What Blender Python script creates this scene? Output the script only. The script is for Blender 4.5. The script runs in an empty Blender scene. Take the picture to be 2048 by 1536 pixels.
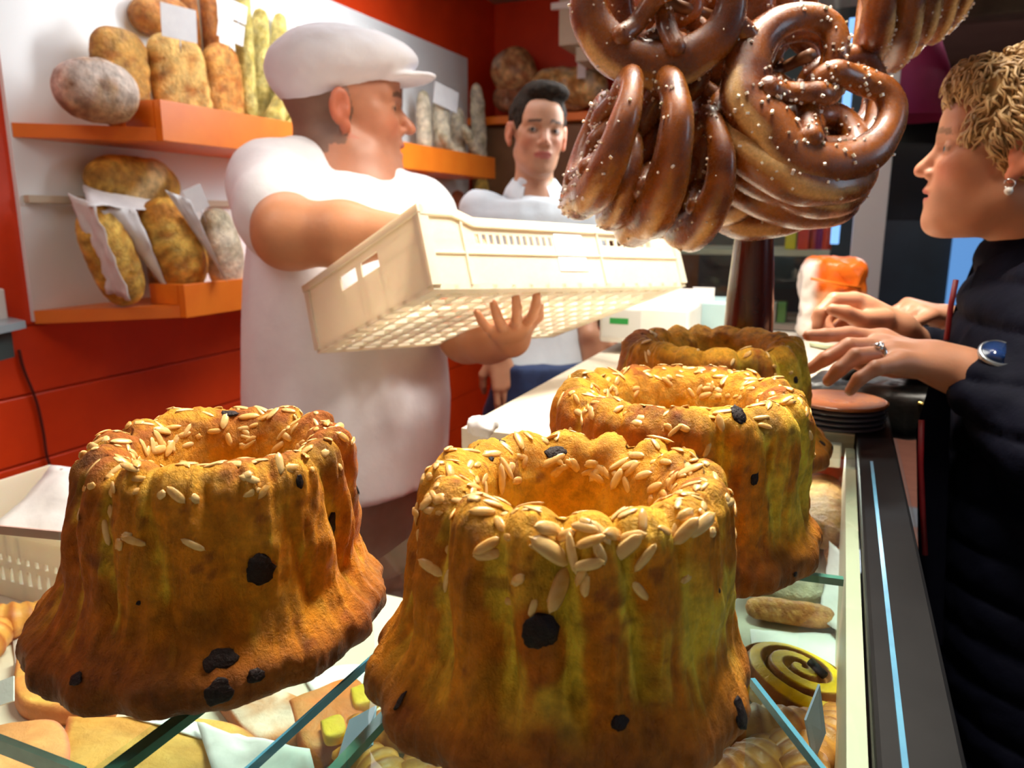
import bpy, bmesh, math, random
import numpy as np
from mathutils import Vector, Matrix
random.seed(7); rng = np.random.default_rng(7)
SC = bpy.context.scene
COL = SC.collection
R_ = math.radians

# ------------------------------------------------------------------ camera, sky, lights, exposure
FPX = 1540.0; TH = R_(12.1); PS = R_(22.9)
CAM = np.array([0, 0, 1.5])
CR = np.array([math.cos(PS), math.sin(PS), 0])
CF = np.array([-math.sin(PS)*math.cos(TH), math.cos(PS)*math.cos(TH), -math.sin(TH)])
CU = np.cross(CR, CF)
cd = bpy.data.cameras.new('camera'); cam = bpy.data.objects.new('camera', cd); COL.objects.link(cam)
cam.matrix_world = Matrix(((CR[0], CU[0], -CF[0], 0), (CR[1], CU[1], -CF[1], 0), (CR[2], CU[2], -CF[2], 1.5), (0, 0, 0, 1)))
cd.sensor_width = 36; cd.lens = 36*FPX/2048; cd.clip_start = .02; cd.clip_end = 50
cd.dof.use_dof = True; cd.dof.focus_distance = .50; cd.dof.aperture_fstop = 10.5
SC.camera = cam
SC.view_settings.view_transform = 'Standard'; SC.view_settings.look = 'None'
SC.view_settings.gamma = 1; SC.view_settings.use_curve_mapping = False
SC.view_settings.exposure = 0.0
w = bpy.data.worlds.new('world'); SC.world = w; w.use_nodes = True
w.node_tree.nodes['Background'].inputs[0].default_value = (.55, .62, .8, 1)
w.node_tree.nodes['Background'].inputs[1].default_value = .035

def area(name, loc, target, sx, sy, power, col=(1, 1, 1), spread=180):
    l = bpy.data.lights.new(name, 'AREA'); l.shape = 'RECTANGLE'; l.size = sx; l.size_y = sy
    l.energy = power; l.color = col; l.spread = R_(spread)
    o = bpy.data.objects.new(name, l); COL.objects.link(o); o.location = loc
    o.rotation_euler = (Vector(target)-Vector(loc)).to_track_quat('-Z', 'Y').to_euler()
    return o
area('ceiling_light_counter', (-.12, 1.12, 2.45), (-.16, .72, 0), .3, .9, 27, (1, .92, .78), 108)
area('ceiling_light_near', (-1.15, .35, 2.45), (-1.0, .9, 1.2), .4, .8, 6, (1, .96, .9))
area('ceiling_light_aisle', (-1.0, 1.75, 2.47), (-1.15, 1.75, 0), .5, 1.4, 9, (.94, .97, 1))
area('ceiling_spot_shelves', (-.85, 2.2, 2.42), (-1.7, 2.1, 1.85), .3, 1.7, 19, (.97, .99, 1), 120)
area('street_door_light', (1.5, .9, 2.0), (.0, .75, 1.35), .4, .7, 5, (.62, .8, 1))
area('ceiling_light_back', (.2, 3.3, 2.4), (.0, 3.2, 0), .5, .4, 14, (.8, .92, 1))

area('far_floor_fill', (.6, 4.9, 2.2), (.4, 4.6, 0), .6, .6, 22, (1, .9, .85))  # added fill that brightens the far floor tiles, no fixture belongs to it

# ------------------------------------------------------------------ pixel -> world rays (2048 x 1536 frame)
def ray(px, py): return CF+CR*(px-1024)/FPX-CU*(py-768)/FPX
def at(px, py, d): return CAM+ray(px, py)*d
def gz(px, py, z): r = ray(px, py); return CAM+r*(z-1.5)/r[2]
def gx(px, py, x): r = ray(px, py); return CAM+r*x/r[0]
def gy(px, py, y): r = ray(px, py); return CAM+r*y/r[1]
V = lambda *a: np.array(a, float)
def unit(v): v = np.array(v, float); return v/max(1e-9, np.linalg.norm(v))

# ------------------------------------------------------------------ materials
def mk(name):
    m = bpy.data.materials.new(name); m.use_nodes = True
    nt = m.node_tree; b = nt.nodes['Principled BSDF']
    return m, nt, b
def noise(nt, scale, detail=4, rough=.6, obj=True, dist=0, vec=None):
    n = nt.nodes.new('ShaderNodeTexNoise'); n.inputs['Scale'].default_value = scale
    n.inputs['Detail'].default_value = detail; n.inputs['Roughness'].default_value = rough
    n.inputs['Distortion'].default_value = dist
    if vec: nt.links.new(vec, n.inputs['Vector'])
    else:
        t = nt.nodes.new('ShaderNodeTexCoord'); nt.links.new(t.outputs['Object'], n.inputs['Vector'])
    return n
def mat(name, c1, c2=None, scale=20, rough=.5, bump=0, bscale=None, spec=.5, metal=0, coat=0, sss=0, emit=0, trans=0, sheen=0, lo=.35, hi=.65, aniso=None):
    m, nt, b = mk(name); L = nt.links
    b.inputs['Base Color'].default_value = (*c1, 1); b.inputs['Roughness'].default_value = rough
    b.inputs['Specular IOR Level'].default_value = spec; b.inputs['Metallic'].default_value = metal
    b.inputs['Coat Weight'].default_value = coat; b.inputs['Coat Roughness'].default_value = .15
    b.inputs['Transmission Weight'].default_value = trans; b.inputs['Sheen Weight'].default_value = sheen
    if sss:
        b.inputs['Subsurface Weight'].default_value = sss; b.inputs['Subsurface Radius'].default_value = (.012, .005, .003)
        b.inputs['Subsurface Scale'].default_value = 1
    if emit:
        b.inputs['Emission Color'].default_value = (*c1, 1); b.inputs['Emission Strength'].default_value = emit
    if c2 is not None:
        n = noise(nt, scale); mp = nt.nodes.new('ShaderNodeMapRange'); mp.inputs[1].default_value = lo; mp.inputs[2].default_value = hi
        mx = nt.nodes.new('ShaderNodeMix'); mx.data_type = 'RGBA'
        L.new(n.outputs[0], mp.inputs[0]); L.new(mp.outputs[0], mx.inputs[0])
        mx.inputs[6].default_value = (*c1, 1); mx.inputs[7].default_value = (*c2, 1); L.new(mx.outputs[2], b.inputs['Base Color'])
    if bump:
        n2 = noise(nt, bscale or scale*3, 5); bp = nt.nodes.new('ShaderNodeBump'); bp.inputs['Strength'].default_value = 1
        bp.inputs['Distance'].default_value = bump; L.new(n2.outputs[0], bp.inputs['Height']); L.new(bp.outputs[0], b.inputs['Normal'])
    return m
def vmat(name, rough=.5, bump=.0005, bscale=300, var=.25, vscale=60, coat=0, sss=0, spec=.5, sssr=(.012, .006, .003), stretch=None, rvar=0, voro=0, fine=0):
    """colour from the mesh attribute 'Col', varied by noise"""
    m, nt, b = mk(name); L = nt.links
    a = nt.nodes.new('ShaderNodeAttribute'); a.attribute_name = 'Col'
    n = noise(nt, vscale, 5); mp = nt.nodes.new('ShaderNodeMapRange'); mp.inputs[1].default_value = .3; mp.inputs[2].default_value = .7
    mp.inputs[3].default_value = 1-var; mp.inputs[4].default_value = 1+var
    mul = nt.nodes.new('ShaderNodeVectorMath'); mul.operation = 'SCALE'
    L.new(n.outputs[0], mp.inputs[0]); L.new(a.outputs['Color'], mul.inputs[0]); L.new(mp.outputs[0], mul.inputs['Scale'])
    L.new(mul.outputs[0], b.inputs['Base Color'])
    b.inputs['Roughness'].default_value = rough; b.inputs['Coat Weight'].default_value = coat; b.inputs['Coat Roughness'].default_value = .2
    b.inputs['Specular IOR Level'].default_value = spec
    if rvar:
        mp2 = nt.nodes.new('ShaderNodeMapRange'); mp2.inputs[1].default_value = .35; mp2.inputs[2].default_value = .65
        mp2.inputs[3].default_value = rough-rvar; mp2.inputs[4].default_value = rough+rvar
        n3 = noise(nt, vscale*.6, 4); L.new(n3.outputs[0], mp2.inputs[0]); L.new(mp2.outputs[0], b.inputs['Roughness'])
    if sss:
        b.inputs['Subsurface Weight'].default_value = sss; b.inputs['Subsurface Radius'].default_value = sssr; b.inputs['Subsurface Scale'].default_value = 1
    if bump:
        vec = None
        if stretch:
            t = nt.nodes.new('ShaderNodeTexCoord'); mpn = nt.nodes.new('ShaderNodeMapping'); mpn.inputs['Scale'].default_value = stretch
            L.new(t.outputs['Object'], mpn.inputs['Vector']); vec = mpn.outputs[0]
        n2 = noise(nt, bscale, 6, .65, vec=vec, dist=.4); bp = nt.nodes.new('ShaderNodeBump'); bp.inputs['Distance'].default_value = bump
        h = n2.outputs[0]
        if voro:
            vo = nt.nodes.new('ShaderNodeTexVoronoi'); vo.inputs['Scale'].default_value = voro
            t2 = nt.nodes.new('ShaderNodeTexCoord'); L.new(t2.outputs['Object'], vo.inputs['Vector'])
            ad = nt.nodes.new('ShaderNodeMath'); ad.operation = 'ADD'; L.new(h, ad.inputs[0]); L.new(vo.outputs['Distance'], ad.inputs[1]); h = ad.outputs[0]
        if fine:
            n5 = noise(nt, fine, 4, .7); m5 = nt.nodes.new('ShaderNodeMath'); m5.operation = 'MULTIPLY_ADD'; m5.inputs[1].default_value = .45; L.new(n5.outputs[0], m5.inputs[0]); L.new(h, m5.inputs[2]); h = m5.outputs[0]
        L.new(h, bp.inputs['Height']); L.new(bp.outputs[0], b.inputs['Normal'])
    return m
def glassmat(name, tint=(.9, .97, .95), refl=.06):
    m, nt, b = mk(name); nt.nodes.remove(b)
    o = nt.nodes['Material Output']; t = nt.nodes.new('ShaderNodeBsdfTransparent'); t.inputs[0].default_value = (*tint, 1)
    g = nt.nodes.new('ShaderNodeBsdfGlossy'); g.inputs['Roughness'].default_value = .02
    f = nt.nodes.new('ShaderNodeFresnel'); f.inputs[0].default_value = 1.45
    mx = nt.nodes.new('ShaderNodeMixShader'); ge = nt.nodes.new('ShaderNodeNewGeometry'); sb = nt.nodes.new('ShaderNodeMath'); sb.operation = 'SUBTRACT'; sb.use_clamp = True
    nt.links.new(f.outputs[0], sb.inputs[0]); nt.links.new(ge.outputs['Backfacing'], sb.inputs[1]); nt.links.new(sb.outputs[0], mx.inputs[0]); nt.links.new(t.outputs[0], mx.inputs[1])
    nt.links.new(g.outputs[0], mx.inputs[2]); nt.links.new(mx.outputs[0], o.inputs[0])
    return m

# ------------------------------------------------------------------ object helpers
def me_obj(name, verts, faces, m=None, parent=None, col=None, smooth=True):
    me = bpy.data.meshes.new(name)
    verts = np.asarray(verts, float)
    if isinstance(faces, np.ndarray) and faces.ndim == 2:
        nf, k = faces.shape
        me.vertices.add(len(verts)); me.vertices.foreach_set('co', verts.ravel())
        me.loops.add(nf*k); me.loops.foreach_set('vertex_index', faces.ravel().astype(np.int32))
        me.polygons.add(nf); me.polygons.foreach_set('loop_start', np.arange(0, nf*k, k, dtype=np.int32))
        me.update(calc_edges=True); me.validate()
    else:
        me.from_pydata([tuple(v) for v in verts], [], [tuple(int(i) for i in f) for f in faces]); me.update()
    if smooth: me.polygons.foreach_set('use_smooth', [True]*len(me.polygons))
    if col is not None:
        a = me.color_attributes.new('Col', 'FLOAT_COLOR', 'POINT')
        c4 = np.ones((len(verts), 4)); c4[:, :3] = np.clip(col, 0, 1); a.data.foreach_set('color', c4.ravel())
    if m: me.materials.append(m)
    o = bpy.data.objects.new(name, me); COL.objects.link(o)
    if parent: o.parent = parent; o.matrix_parent_inverse = Matrix.Identity(4); o.location = Vector((0, 0, 0)) 
    return o
def thing(name, label, cat, loc=(0, 0, 0), group=None):
    o = bpy.data.objects.new(name, None); COL.objects.link(o); o.empty_display_size = .05
    o.location = tuple(float(x) for x in loc); tag(o, label, cat, group); return o
def tag(o, label=None, cat=None, group=None, kind=None):
    if label: o['label'] = label
    if cat: o['category'] = cat
    if group: o['group'] = group
    if kind: o['kind'] = kind
    return o
def part(name, verts, faces, m, parent, **k):
    """mesh given in world coordinates, child of a thing (empties are unrotated: subtract its base)"""
    base = np.array(wloc(parent)); k2 = dict(k)
    return me_obj(name, np.asarray(verts, float)-base, faces, m, parent, **k2)
def wloc(o):
    p = np.array(o.location); q = o.parent
    while q: p = p+np.array(q.location); q = q.parent
    return p
def box_vf(c, s, M=None, bev=0):
    bm = bmesh.new(); bmesh.ops.create_cube(bm, size=1)
    bmesh.ops.scale(bm, vec=s, verts=bm.verts)
    if bev: bmesh.ops.bevel(bm, geom=bm.edges[:], offset=bev, segments=2, affect='EDGES', profile=.5)
    v = np.array([p.co[:] for p in bm.verts]); f = [[q.index for q in p.verts] for p in bm.faces]; bm.free()
    if M is not None: v = v@np.asarray(M).T
    return v+np.asarray(c, float), f
def merge(*vf):
    vs, fs, n = [], [], 0
    for v, f in vf:
        vs.append(np.asarray(v, float)); fs += [[i+n for i in q] for q in f]; n += len(v)
    return np.vstack(vs), fs
def box(lo, hi, bev=.002):
    lo = np.minimum(lo, hi); hi = np.maximum(lo, hi) if False else hi
    lo, hi = np.array(lo, float), np.array(hi, float); a, b = np.minimum(lo, hi), np.maximum(lo, hi)
    return box_vf((a+b)/2, b-a, bev=bev)
def prism(poly, z0, z1):
    n = len(poly); v = [(x, y, z0) for x, y in poly]+[(x, y, z1) for x, y in poly]
    f = [list(range(n))[::-1], list(range(n, 2*n))]+[[i, (i+1) % n, n+(i+1) % n, n+i] for i in range(n)]
    a = sum(poly[i][0]*poly[(i+1) % n][1]-poly[(i+1) % n][0]*poly[i][1] for i in range(n))
    if a < 0: f = [q[::-1] for q in f]
    return np.array(v, float), f
def frames(pts):
    pts = np.asarray(pts, float); t = np.gradient(pts, axis=0); t /= np.linalg.norm(t, axis=1)[:, None]+1e-12
    n = np.zeros_like(t); a = np.cross(t[0], (0, 0, 1)); a = a if np.linalg.norm(a) > .1 else np.cross(t[0], (1, 0, 0)); n[0] = unit(a)
    for i in range(1, len(pts)): n[i] = unit(n[i-1]-t[i]*(n[i-1]@t[i]))
    return t, n, np.cross(t, n)
def tube(pts, r, seg=8, caps=True, flat=1, nrm=None, closed=False):
    pts = np.asarray(pts, float); r = np.broadcast_to(np.asarray(r, float), (len(pts),)); t, n, b = frames(pts)
    if nrm is not None:
        nn = np.asarray(nrm, float); b = np.array([unit(nn-ti*(nn@ti)) for ti in t]); n = np.cross(b, t)
    a = np.linspace(0, 2*math.pi, seg, endpoint=False); ca, sa = np.cos(a), np.sin(a)
    v = pts[:, None]+r[:, None, None]*(ca[None, :, None]*n[:, None]+flat*sa[None, :, None]*b[:, None])
    v = v.reshape(-1, 3); N = len(pts); f = []
    for i in range(N if closed else N-1):
        for j in range(seg):
            k = (j+1) % seg; i2 = (i+1) % N; f.append([i*seg+j, i*seg+k, i2*seg+k, i2*seg+j])
    if caps and not closed: f.append([j for j in range(seg)][::-1]); f.append([(N-1)*seg+j for j in range(seg)])
    return v, f
def bez(P, n=40):
    """catmull-rom through points (any dimension)"""
    P = np.asarray(P, float); Q = np.vstack([2*P[0]-P[1], P, 2*P[-1]-P[-2]]); out = []
    m = len(P)-1; per = max(2, n//m)
    for i in range(m):
        p0, p1, p2, p3 = Q[i:i+4]
        for s in np.linspace(0, 1, per, endpoint=False):
            out.append(.5*((2*p1)+(-p0+p2)*s+(2*p0-5*p1+4*p2-p3)*s*s+(-p0+3*p1-3*p2+p3)*s**3))
    out.append(P[-1]); return np.array(out)
def lathe(prof, seg=32, c=(0, 0, 0)):
    a = np.linspace(0, 2*math.pi, seg, endpoint=False); prof = np.asarray(prof, float)
    v = np.stack([prof[:, 0, None]*np.cos(a), prof[:, 0, None]*np.sin(a), np.repeat(prof[:, 1, None], seg, 1)], -1).reshape(-1, 3)+np.asarray(c, float)
    f = [[i*seg+j, i*seg+(j+1) % seg, (i+1)*seg+(j+1) % seg, (i+1)*seg+j] for i in range(len(prof)-1) for j in range(seg)]
    return v, f
# value noise
_tab = rng.random((32, 32, 32)).astype(np.float32)
def vn(p, scale, oct=3, seed=0):
    p = np.asarray(p, np.float32)*scale+seed*7.31; out = 0; amp = 1; tot = 0
    for _ in range(oct):
        i = np.floor(p).astype(int); f = p-i; f = f*f*(3-2*f); acc = 0
        for dx in (0, 1):
            for dy in (0, 1):
                for dz in (0, 1):
                    wgt = (f[..., 0] if dx else 1-f[..., 0])*(f[..., 1] if dy else 1-f[..., 1])*(f[..., 2] if dz else 1-f[..., 2])
                    acc = acc+wgt*_tab[(i[..., 0]+dx) % 32, (i[..., 1]+dy) % 32, (i[..., 2]+dz) % 32]
        out = out+amp*acc; tot += amp; amp *= .5; p = p*2.03+11.7
    return out/tot*2-1
def smooth01(x, a, b): t = np.clip((x-a)/(b-a), 0, 1); return t*t*(3-2*t)
def lerpc(a, b, t): t = np.asarray(t)[..., None]; return np.asarray(a)*(1-t)+np.asarray(b)*t

# ------------------------------------------------------------------ signed-distance modelling (bodies, clothes)
class SDF:
    def __init__(s): s.p = []
    def add(s, fn, c, r, k=.01, op='+'): s.p.append((fn, np.asarray(c, float), r, k, op)); return s
    def ell(s, c, r, k=.01, op='+', M=None):
        c = np.asarray(c, float); r = np.asarray(r, float)
        def fn(q):
            d = q-c
            if M is not None: d = d@M          # columns of M are the local axes
            k0 = np.sqrt(((d/r)**2).sum(-1)); k1 = np.sqrt(((d/(r*r))**2).sum(-1))
            return k0*(k0-1)/(k1+1e-9)
        return s.add(fn, c, float(max(r)), k, op)
    def cone(s, a, b, ra, rb, k=.01, op='+'):
        a = np.asarray(a, float); b = np.asarray(b, float); ba = b-a; l2 = ba@ba+1e-12
        def fn(q):
            pa = q-a; h = np.clip((pa@ba)/l2, 0, 1); return np.sqrt(((pa-h[..., None]*ba)**2).sum(-1))-(ra+(rb-ra)*h)
        return s.add(fn, (a+b)/2, math.sqrt(l2)/2+max(ra, rb), k, op)
    def chain(s, pts, rs, k=.01):
        for i in range(len(pts)-1): s.cone(pts[i], pts[i+1], rs[i], rs[i+1], k)
        return s
    def loft(s, secs, fwd, k=.02):
        """secs: (z, cx, cy, half width, half depth); fwd: the direction the depth is measured along"""
        S = np.array(secs, float); S = S[np.argsort(S[:, 0])]; fy = unit([fwd[0], fwd[1], 0]); fx = np.array([fy[1], -fy[0], 0])
        def fn(q):
            z = q[..., 2]; cx = np.interp(z, S[:, 0], S[:, 1]); cy = np.interp(z, S[:, 0], S[:, 2])
            rx = np.interp(z, S[:, 0], S[:, 3]); ry = np.interp(z, S[:, 0], S[:, 4]); dx = q[..., 0]-cx; dy = q[..., 1]-cy
            u = (dx*fx[0]+dy*fx[1])/rx; v = (dx*fy[0]+dy*fy[1])/ry
            d = ((np.abs(u)**2.4+np.abs(v)**2.4)**(1/2.4)-1)*np.minimum(rx, ry)
            dz = np.maximum(S[0, 0]-z, z-S[-1, 0]); return np.maximum(d, dz)
        return s.add(fn, S[:, [1, 2, 0]].mean(0), float(np.ptp(S[:, 0])/2+S[:, 3:].max()+np.ptp(S[:, 1:3], axis=0).max()), k, '+')
    def ev(s, q, prims=None):
        d = np.full(q.shape[:-1], .2)
        for fn, c, r, k, op in (s.p if prims is None else prims):
            e = fn(q)
            if op == '+':
                h = np.clip(.5+.5*(d-e)/k, 0, 1); d = d*(1-h)+e*h-k*h*(1-h)
            elif op == '-':
                h = np.clip(.5-.5*(d+e)/k, 0, 1); d = d*(1-h)-e*h+k*h*(1-h)
            else: d = np.maximum(d, e)
        return d
    def mesh(s, vox, B=14):
        lo = np.min([c-r for f, c, r, k, op in s.p if op == '+'], 0)-.02; hi = np.max([c+r for f, c, r, k, op in s.p if op == '+'], 0)+.02
        n = np.ceil((hi-lo)/(vox*B)).astype(int); half = vox*(B+1)/2*math.sqrt(3)
        ii = np.stack(np.meshgrid(*[np.arange(k) for k in n], indexing='ij'), -1).reshape(-1, 3)
        cen = lo+(ii+.5)*vox*B
        dd = s.ev(cen); keep = np.abs(dd) < half*1.6+.012
        g = np.stack(np.meshgrid(*[np.arange(B+2)]*3, indexing='ij'), -1).astype(float)
        AV, AF, cnt = [], [], 0
        for bi, cc in zip(ii[keep], cen[keep]):
            pr = [p for p in s.p if p[4] == '&' or np.linalg.norm(cc-p[1])-p[2]-half < .05]
            if not pr: continue
            org = lo+bi*B*vox; q = org+g*vox; D = s.ev(q, pr)
            if D.min() > 0 or D.max() < 0: continue
            N = B+1; ins = D < 0
            corner = [(a, b, c) for a in (0, 1) for b in (0, 1) for c in (0, 1)]
            cnt8 = sum(ins[a:a+N, b:b+N, c:c+N].astype(int) for a, b, c in corner); act = (cnt8 > 0) & (cnt8 < 8)
            acc = np.zeros((N, N, N, 3)); num = np.zeros((N, N, N))
            for ax in range(3):
                for (u, v_) in ((0, 0), (0, 1), (1, 0), (1, 1)):
                    o0 = [u, v_]; o0.insert(ax, 0); o1 = list(o0); o1[ax] = 1
                    s0 = tuple(slice(o, o+N) for o in o0); s1 = tuple(slice(o, o+N) for o in o1)
                    d0, d1 = D[s0], D[s1]; x = (d0 < 0) != (d1 < 0); t = np.where(x, d0/(d0-d1+1e-15), 0)
                    pos = np.zeros((N, N, N, 3)); pos[...] = o0; pos[..., ax] = t
                    acc += pos*x[..., None]; num += x
            idx = np.full((N, N, N), -1); m = act.sum()
            if not m: continue
            idx[act] = np.arange(m)+cnt
            vp = org+(g[:N, :N, :N][act]+acc[act]/num[act][:, None])*vox
            for ax in range(3):
                o = [1, 1, 1]; o[ax] = 0
                sl = [slice(1, N)]*3; sl[ax] = slice(0, B); sl2 = list(sl); sl2[ax] = slice(1, B+1)
                a_ = ins[tuple(sl)]; b_ = ins[tuple(sl2)]; x = a_ != b_
                loc = np.argwhere(x)+o
                if len(loc) == 0: continue
                e = [0, 1, 2]; e.remove(ax); u = np.zeros(3, int); u[e[0]] = 1; v_ = np.zeros(3, int); v_[e[1]] = 1
                gi = lambda l: idx[l[:, 0], l[:, 1], l[:, 2]]
                qd = np.stack([gi(loc-u-v_), gi(loc-v_), gi(loc), gi(loc-u)], 1)
                fl = a_[tuple((loc-o).T)]
                if ax == 1: fl = ~fl
                qd[~fl] = qd[~fl][:, ::-1]; AF.append(qd)
            AV.append(vp); cnt += m
        Vv = np.vstack(AV); Ff = np.vstack(AF)
        key = np.round(Vv/(vox*.02)).astype(np.int64); _, first, inv = np.unique(key, axis=0, return_index=True, return_inverse=True)
        Vv = Vv[first]; Ff = inv.reshape(-1)[Ff]
        ok = np.array([(Ff[:, i] != Ff[:, j]) for i in range(4) for j in range(i)]).all(0); Ff = Ff[ok]
        e = np.vstack([Ff[:, [0, 1]], Ff[:, [1, 2]], Ff[:, [2, 3]], Ff[:, [3, 0]]]); lab = np.arange(len(Vv))
        for _ in range(200):
            m = np.minimum(lab[e[:, 0]], lab[e[:, 1]]); old = lab.copy(); np.minimum.at(lab, e[:, 0], m); np.minimum.at(lab, e[:, 1], m); np.minimum.at(lab, old, lab); lab = lab[lab]
            if (lab == old).all(): break
        cnt_ = np.bincount(lab, minlength=len(Vv)); keepv = cnt_[lab] > max(60, .04*len(Vv)); newi = np.cumsum(keepv)-1; Ff = newi[Ff[keepv[Ff].all(1)]]; Vv = Vv[keepv]
        Vv = relax(Vv, Ff, 2)
        return Vv, Ff
def relax(v, f, it=1, lam=.5):
    e = np.vstack([f[:, [i, (i+1) % f.shape[1]]] for i in range(f.shape[1])]); e = np.vstack([e, e[:, ::-1]])
    deg = np.bincount(e[:, 0], minlength=len(v)); 
    for _ in range(it):
        acc = np.stack([np.bincount(e[:, 0], weights=v[e[:, 1], k], minlength=len(v)) for k in range(3)], 1)
        v = v*(1-lam)+lam*acc/np.maximum(deg, 1)[:, None]
    return v
def vnormals(v, f):
    a = v[f[:, 2]]-v[f[:, 0]]; b = v[f[:, 3]]-v[f[:, 1]]; n = np.cross(a, b); out = np.zeros_like(v)
    for k in range(4):
        for c in range(3): out[:, c] += np.bincount(f[:, k], weights=n[:, c], minlength=len(v))
    return out/(np.linalg.norm(out, axis=1)[:, None]+1e-12)
def single(name, v, f, m, label=None, cat=None, group=None, kind=None, col=None, smooth=True, base=None):
    v = np.asarray(v, float)
    c = np.array([(v[:, 0].min()+v[:, 0].max())/2, (v[:, 1].min()+v[:, 1].max())/2, v[:, 2].min()]) if base is None else np.array(base, float)
    o = me_obj(name, v-c, f, m, None, col=col, smooth=smooth); o.location = tuple(c); tag(o, label, cat, group, kind); return o
def struct(name, v, f, m, smooth=False): return single(name, v, f, m, kind='structure', smooth=smooth, base=(0, 0, 0))

# ------------------------------------------------------------------ materials of the place
M = {}
M['orange_wall'] = mat('orange_wall', (.80, .055, .004), (.70, .042, .003), 6, .42, .0008, 60)
M['orange_panel'] = mat('orange_panel', (.83, .06, .004), (.72, .046, .003), 5, .4, .0003, 40)
M['orange_shelf'] = mat('orange_shelf', (.92, .23, .018), (.86, .19, .014), 8, .35)
M['ceiling'] = mat('ceiling_paint', (.42, .34, .28), (.36, .29, .24), 5, .8)
M['white_panel'] = mat('white_panel', (.93, .96, .97), (.9, .94, .96), 3, .3)
M['white'] = mat('white_plastic', (.84, .85, .83), (.8, .8, .78), 10, .35)
M['paper'] = mat('white_paper', (.82, .82, .82), (.7, .7, .72), 14, .7, .001, 30)
M['steel'] = mat('steel', (.5, .55, .58), (.42, .46, .5), 12, .28, metal=.9)
M['black'] = mat('black_frame', (.004, .004, .005), (.007, .007, .008), 20, .5, spec=.12)
M['cream'] = mat('cream_laminate', (.62, .56, .42), (.56, .5, .38), 8, .45)
M['worktop'] = mat('worktop', (.66, .6, .5), (.6, .55, .46), 5, .38)
M['brownwood'] = mat('brown_wood', (.16, .07, .025), (.22, .1, .035), 6, .45, .0005, 30)
M['stand'] = mat('stand_wood', (.05, .008, .005), (.075, .013, .008), 9, .22, coat=.5)
M['dowel'] = mat('dowel_wood', (.18, .07, .03), (.12, .05, .02), 12, .4)
M['glass'] = glassmat('clear_glass')
M['edge'] = mat('green_glass_edge', (.10, .30, .23), (.06, .2, .16), 30, .12, spec=.8)
M['blue_edge'] = mat('blue_glass_edge', (.12, .34, .5), (.1, .28, .44), 30, .15, spec=.8)
M['tile'] = mat('terracotta', (.42, .17, .1), (.34, .13, .08), 9, .5, .0006, 50)
M['grout'] = mat('grout', (.3, .28, .26), (.25, .23, .22), 20, .8)
M['creamtile'] = mat('cream_tile', (.46, .42, .3), (.4, .36, .26), 9, .5)
M['greytile'] = mat('grey_tile', (.28, .31, .33), (.24, .27, .3), 9, .5)
M['dark'] = mat('dark_paint', (.016, .026, .036), (.01, .017, .025), 3, .5)
M['darkbeam'] = mat('dark_beam', (.13, .12, .085), (.22, .19, .13), 9, .7, .004, 12)

# ------------------------------------------------------------------ room shell
WX = -1.7; YB = 3.8; ZC = 2.55
struct('wall_left', *merge(box((WX-.12, -.6, 0), (WX-.012, YB+.1, ZC), 0)), M['orange_wall'])
wl = bpy.data.objects['wall_left']
zz = 0.0; hs = .158
me_shared = None
for k in range(8):                                                   # wide painted boards below the shelves
    v, f = box((-.006, 0, 0), (.006, YB+.6, hs-.004), .003)
    o = part('board', v+np.array([WX-.006, -.6, k*hs]), f, M['orange_panel'], wl, smooth=False)
v, f = box((WX-.012, -.6, 8*hs), (WX, YB, ZC), 0); part('plaster', v, f, M['orange_wall'], wl, smooth=False)
struct('wall_back', *box((WX-.1, YB, 0), (.12, YB+.1, ZC), 0), M['orange_wall'])
struct('ceiling', *box((WX-.1, -.6, ZC), (2.2, 6.6, ZC+.1), 0), M['ceiling'])
struct('wall_right', *box((2.1, -.6, 0), (2.2, 6.6, ZC), 0), M['dark'])
struct('wall_street', *box((.1, 6.5, 0), (2.2, 6.6, ZC), 0), M['dark'])
struct('wall_front', *box((WX-.1, -.7, 0), (2.2, -.6, ZC), 0), M['worktop'])
fl = struct('floor', *box((WX-.1, -.7, -.1), (2.2, 6.6, -.006), 0), M['grout'])
tv, tf = box((.003, .003, -.006), (.297, .297, 0), .002)
tme = {}
for i in range(5):
    for j in range(18):
        x = .15+i*.3; y = 1.1+j*.3; mm = 'greytile' if j in (4, 10) else 'creamtile' if j == 3 else 'tile'
        if mm not in tme:
            o = me_obj('tile', tv, tf, M[mm], fl, smooth=False); tme[mm] = o.data
        else:
            o = bpy.data.objects.new('tile', tme[mm]); COL.objects.link(o); o.parent = fl
        o.location = (x, y, 0)

# white back panel of the bread niche, shelves
v1, f1 = box((WX, 1.19, 1.27), (WX+.012, 3.46, 2.235), 0)
tag(single('wall_panel', v1, f1, M['white_panel'], smooth=False), 'glossy white panel on the orange wall behind the bread shelves', 'wall panel')
def shelf(name, label, z, y1, fx, group, zt):
    root = thing(name, label, 'shelf', (WX+.13, 2.3, z), group)
    a = gz(*fx[0], z); b = gz(*fx[1], z)
    pa = (WX+.013, gx(*fx[0], WX)[1]); pb = (-1.4702, gx(*fx[1], -1.45)[1]); pc = (-1.4702, y1); pd = (WX+.013, y1)
    part('board', *prism([pa, pb, pc, pd], z-.03, z), M['orange_shelf'], root, smooth=False)
    part('front_fascia', *box((-1.47, pb[1], z-.03), (-1.45, y1, zt), .001), M['orange_shelf'], root, smooth=False)
    part('end_return', *prism([(-1.56, pb[1]-.002), (-1.4702, pb[1]-.002), (-1.4702, pb[1]+.018), (-1.56, pb[1]+.018)], z+.001, zt), M['orange_shelf'], root, smooth=False)
    return root
shelf('bread_shelf', 'long orange upper shelf on the left wall with loaves and baguettes standing on it', 1.705, 3.24, [(15, 250), (325, 262)], None, 1.765)
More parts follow.
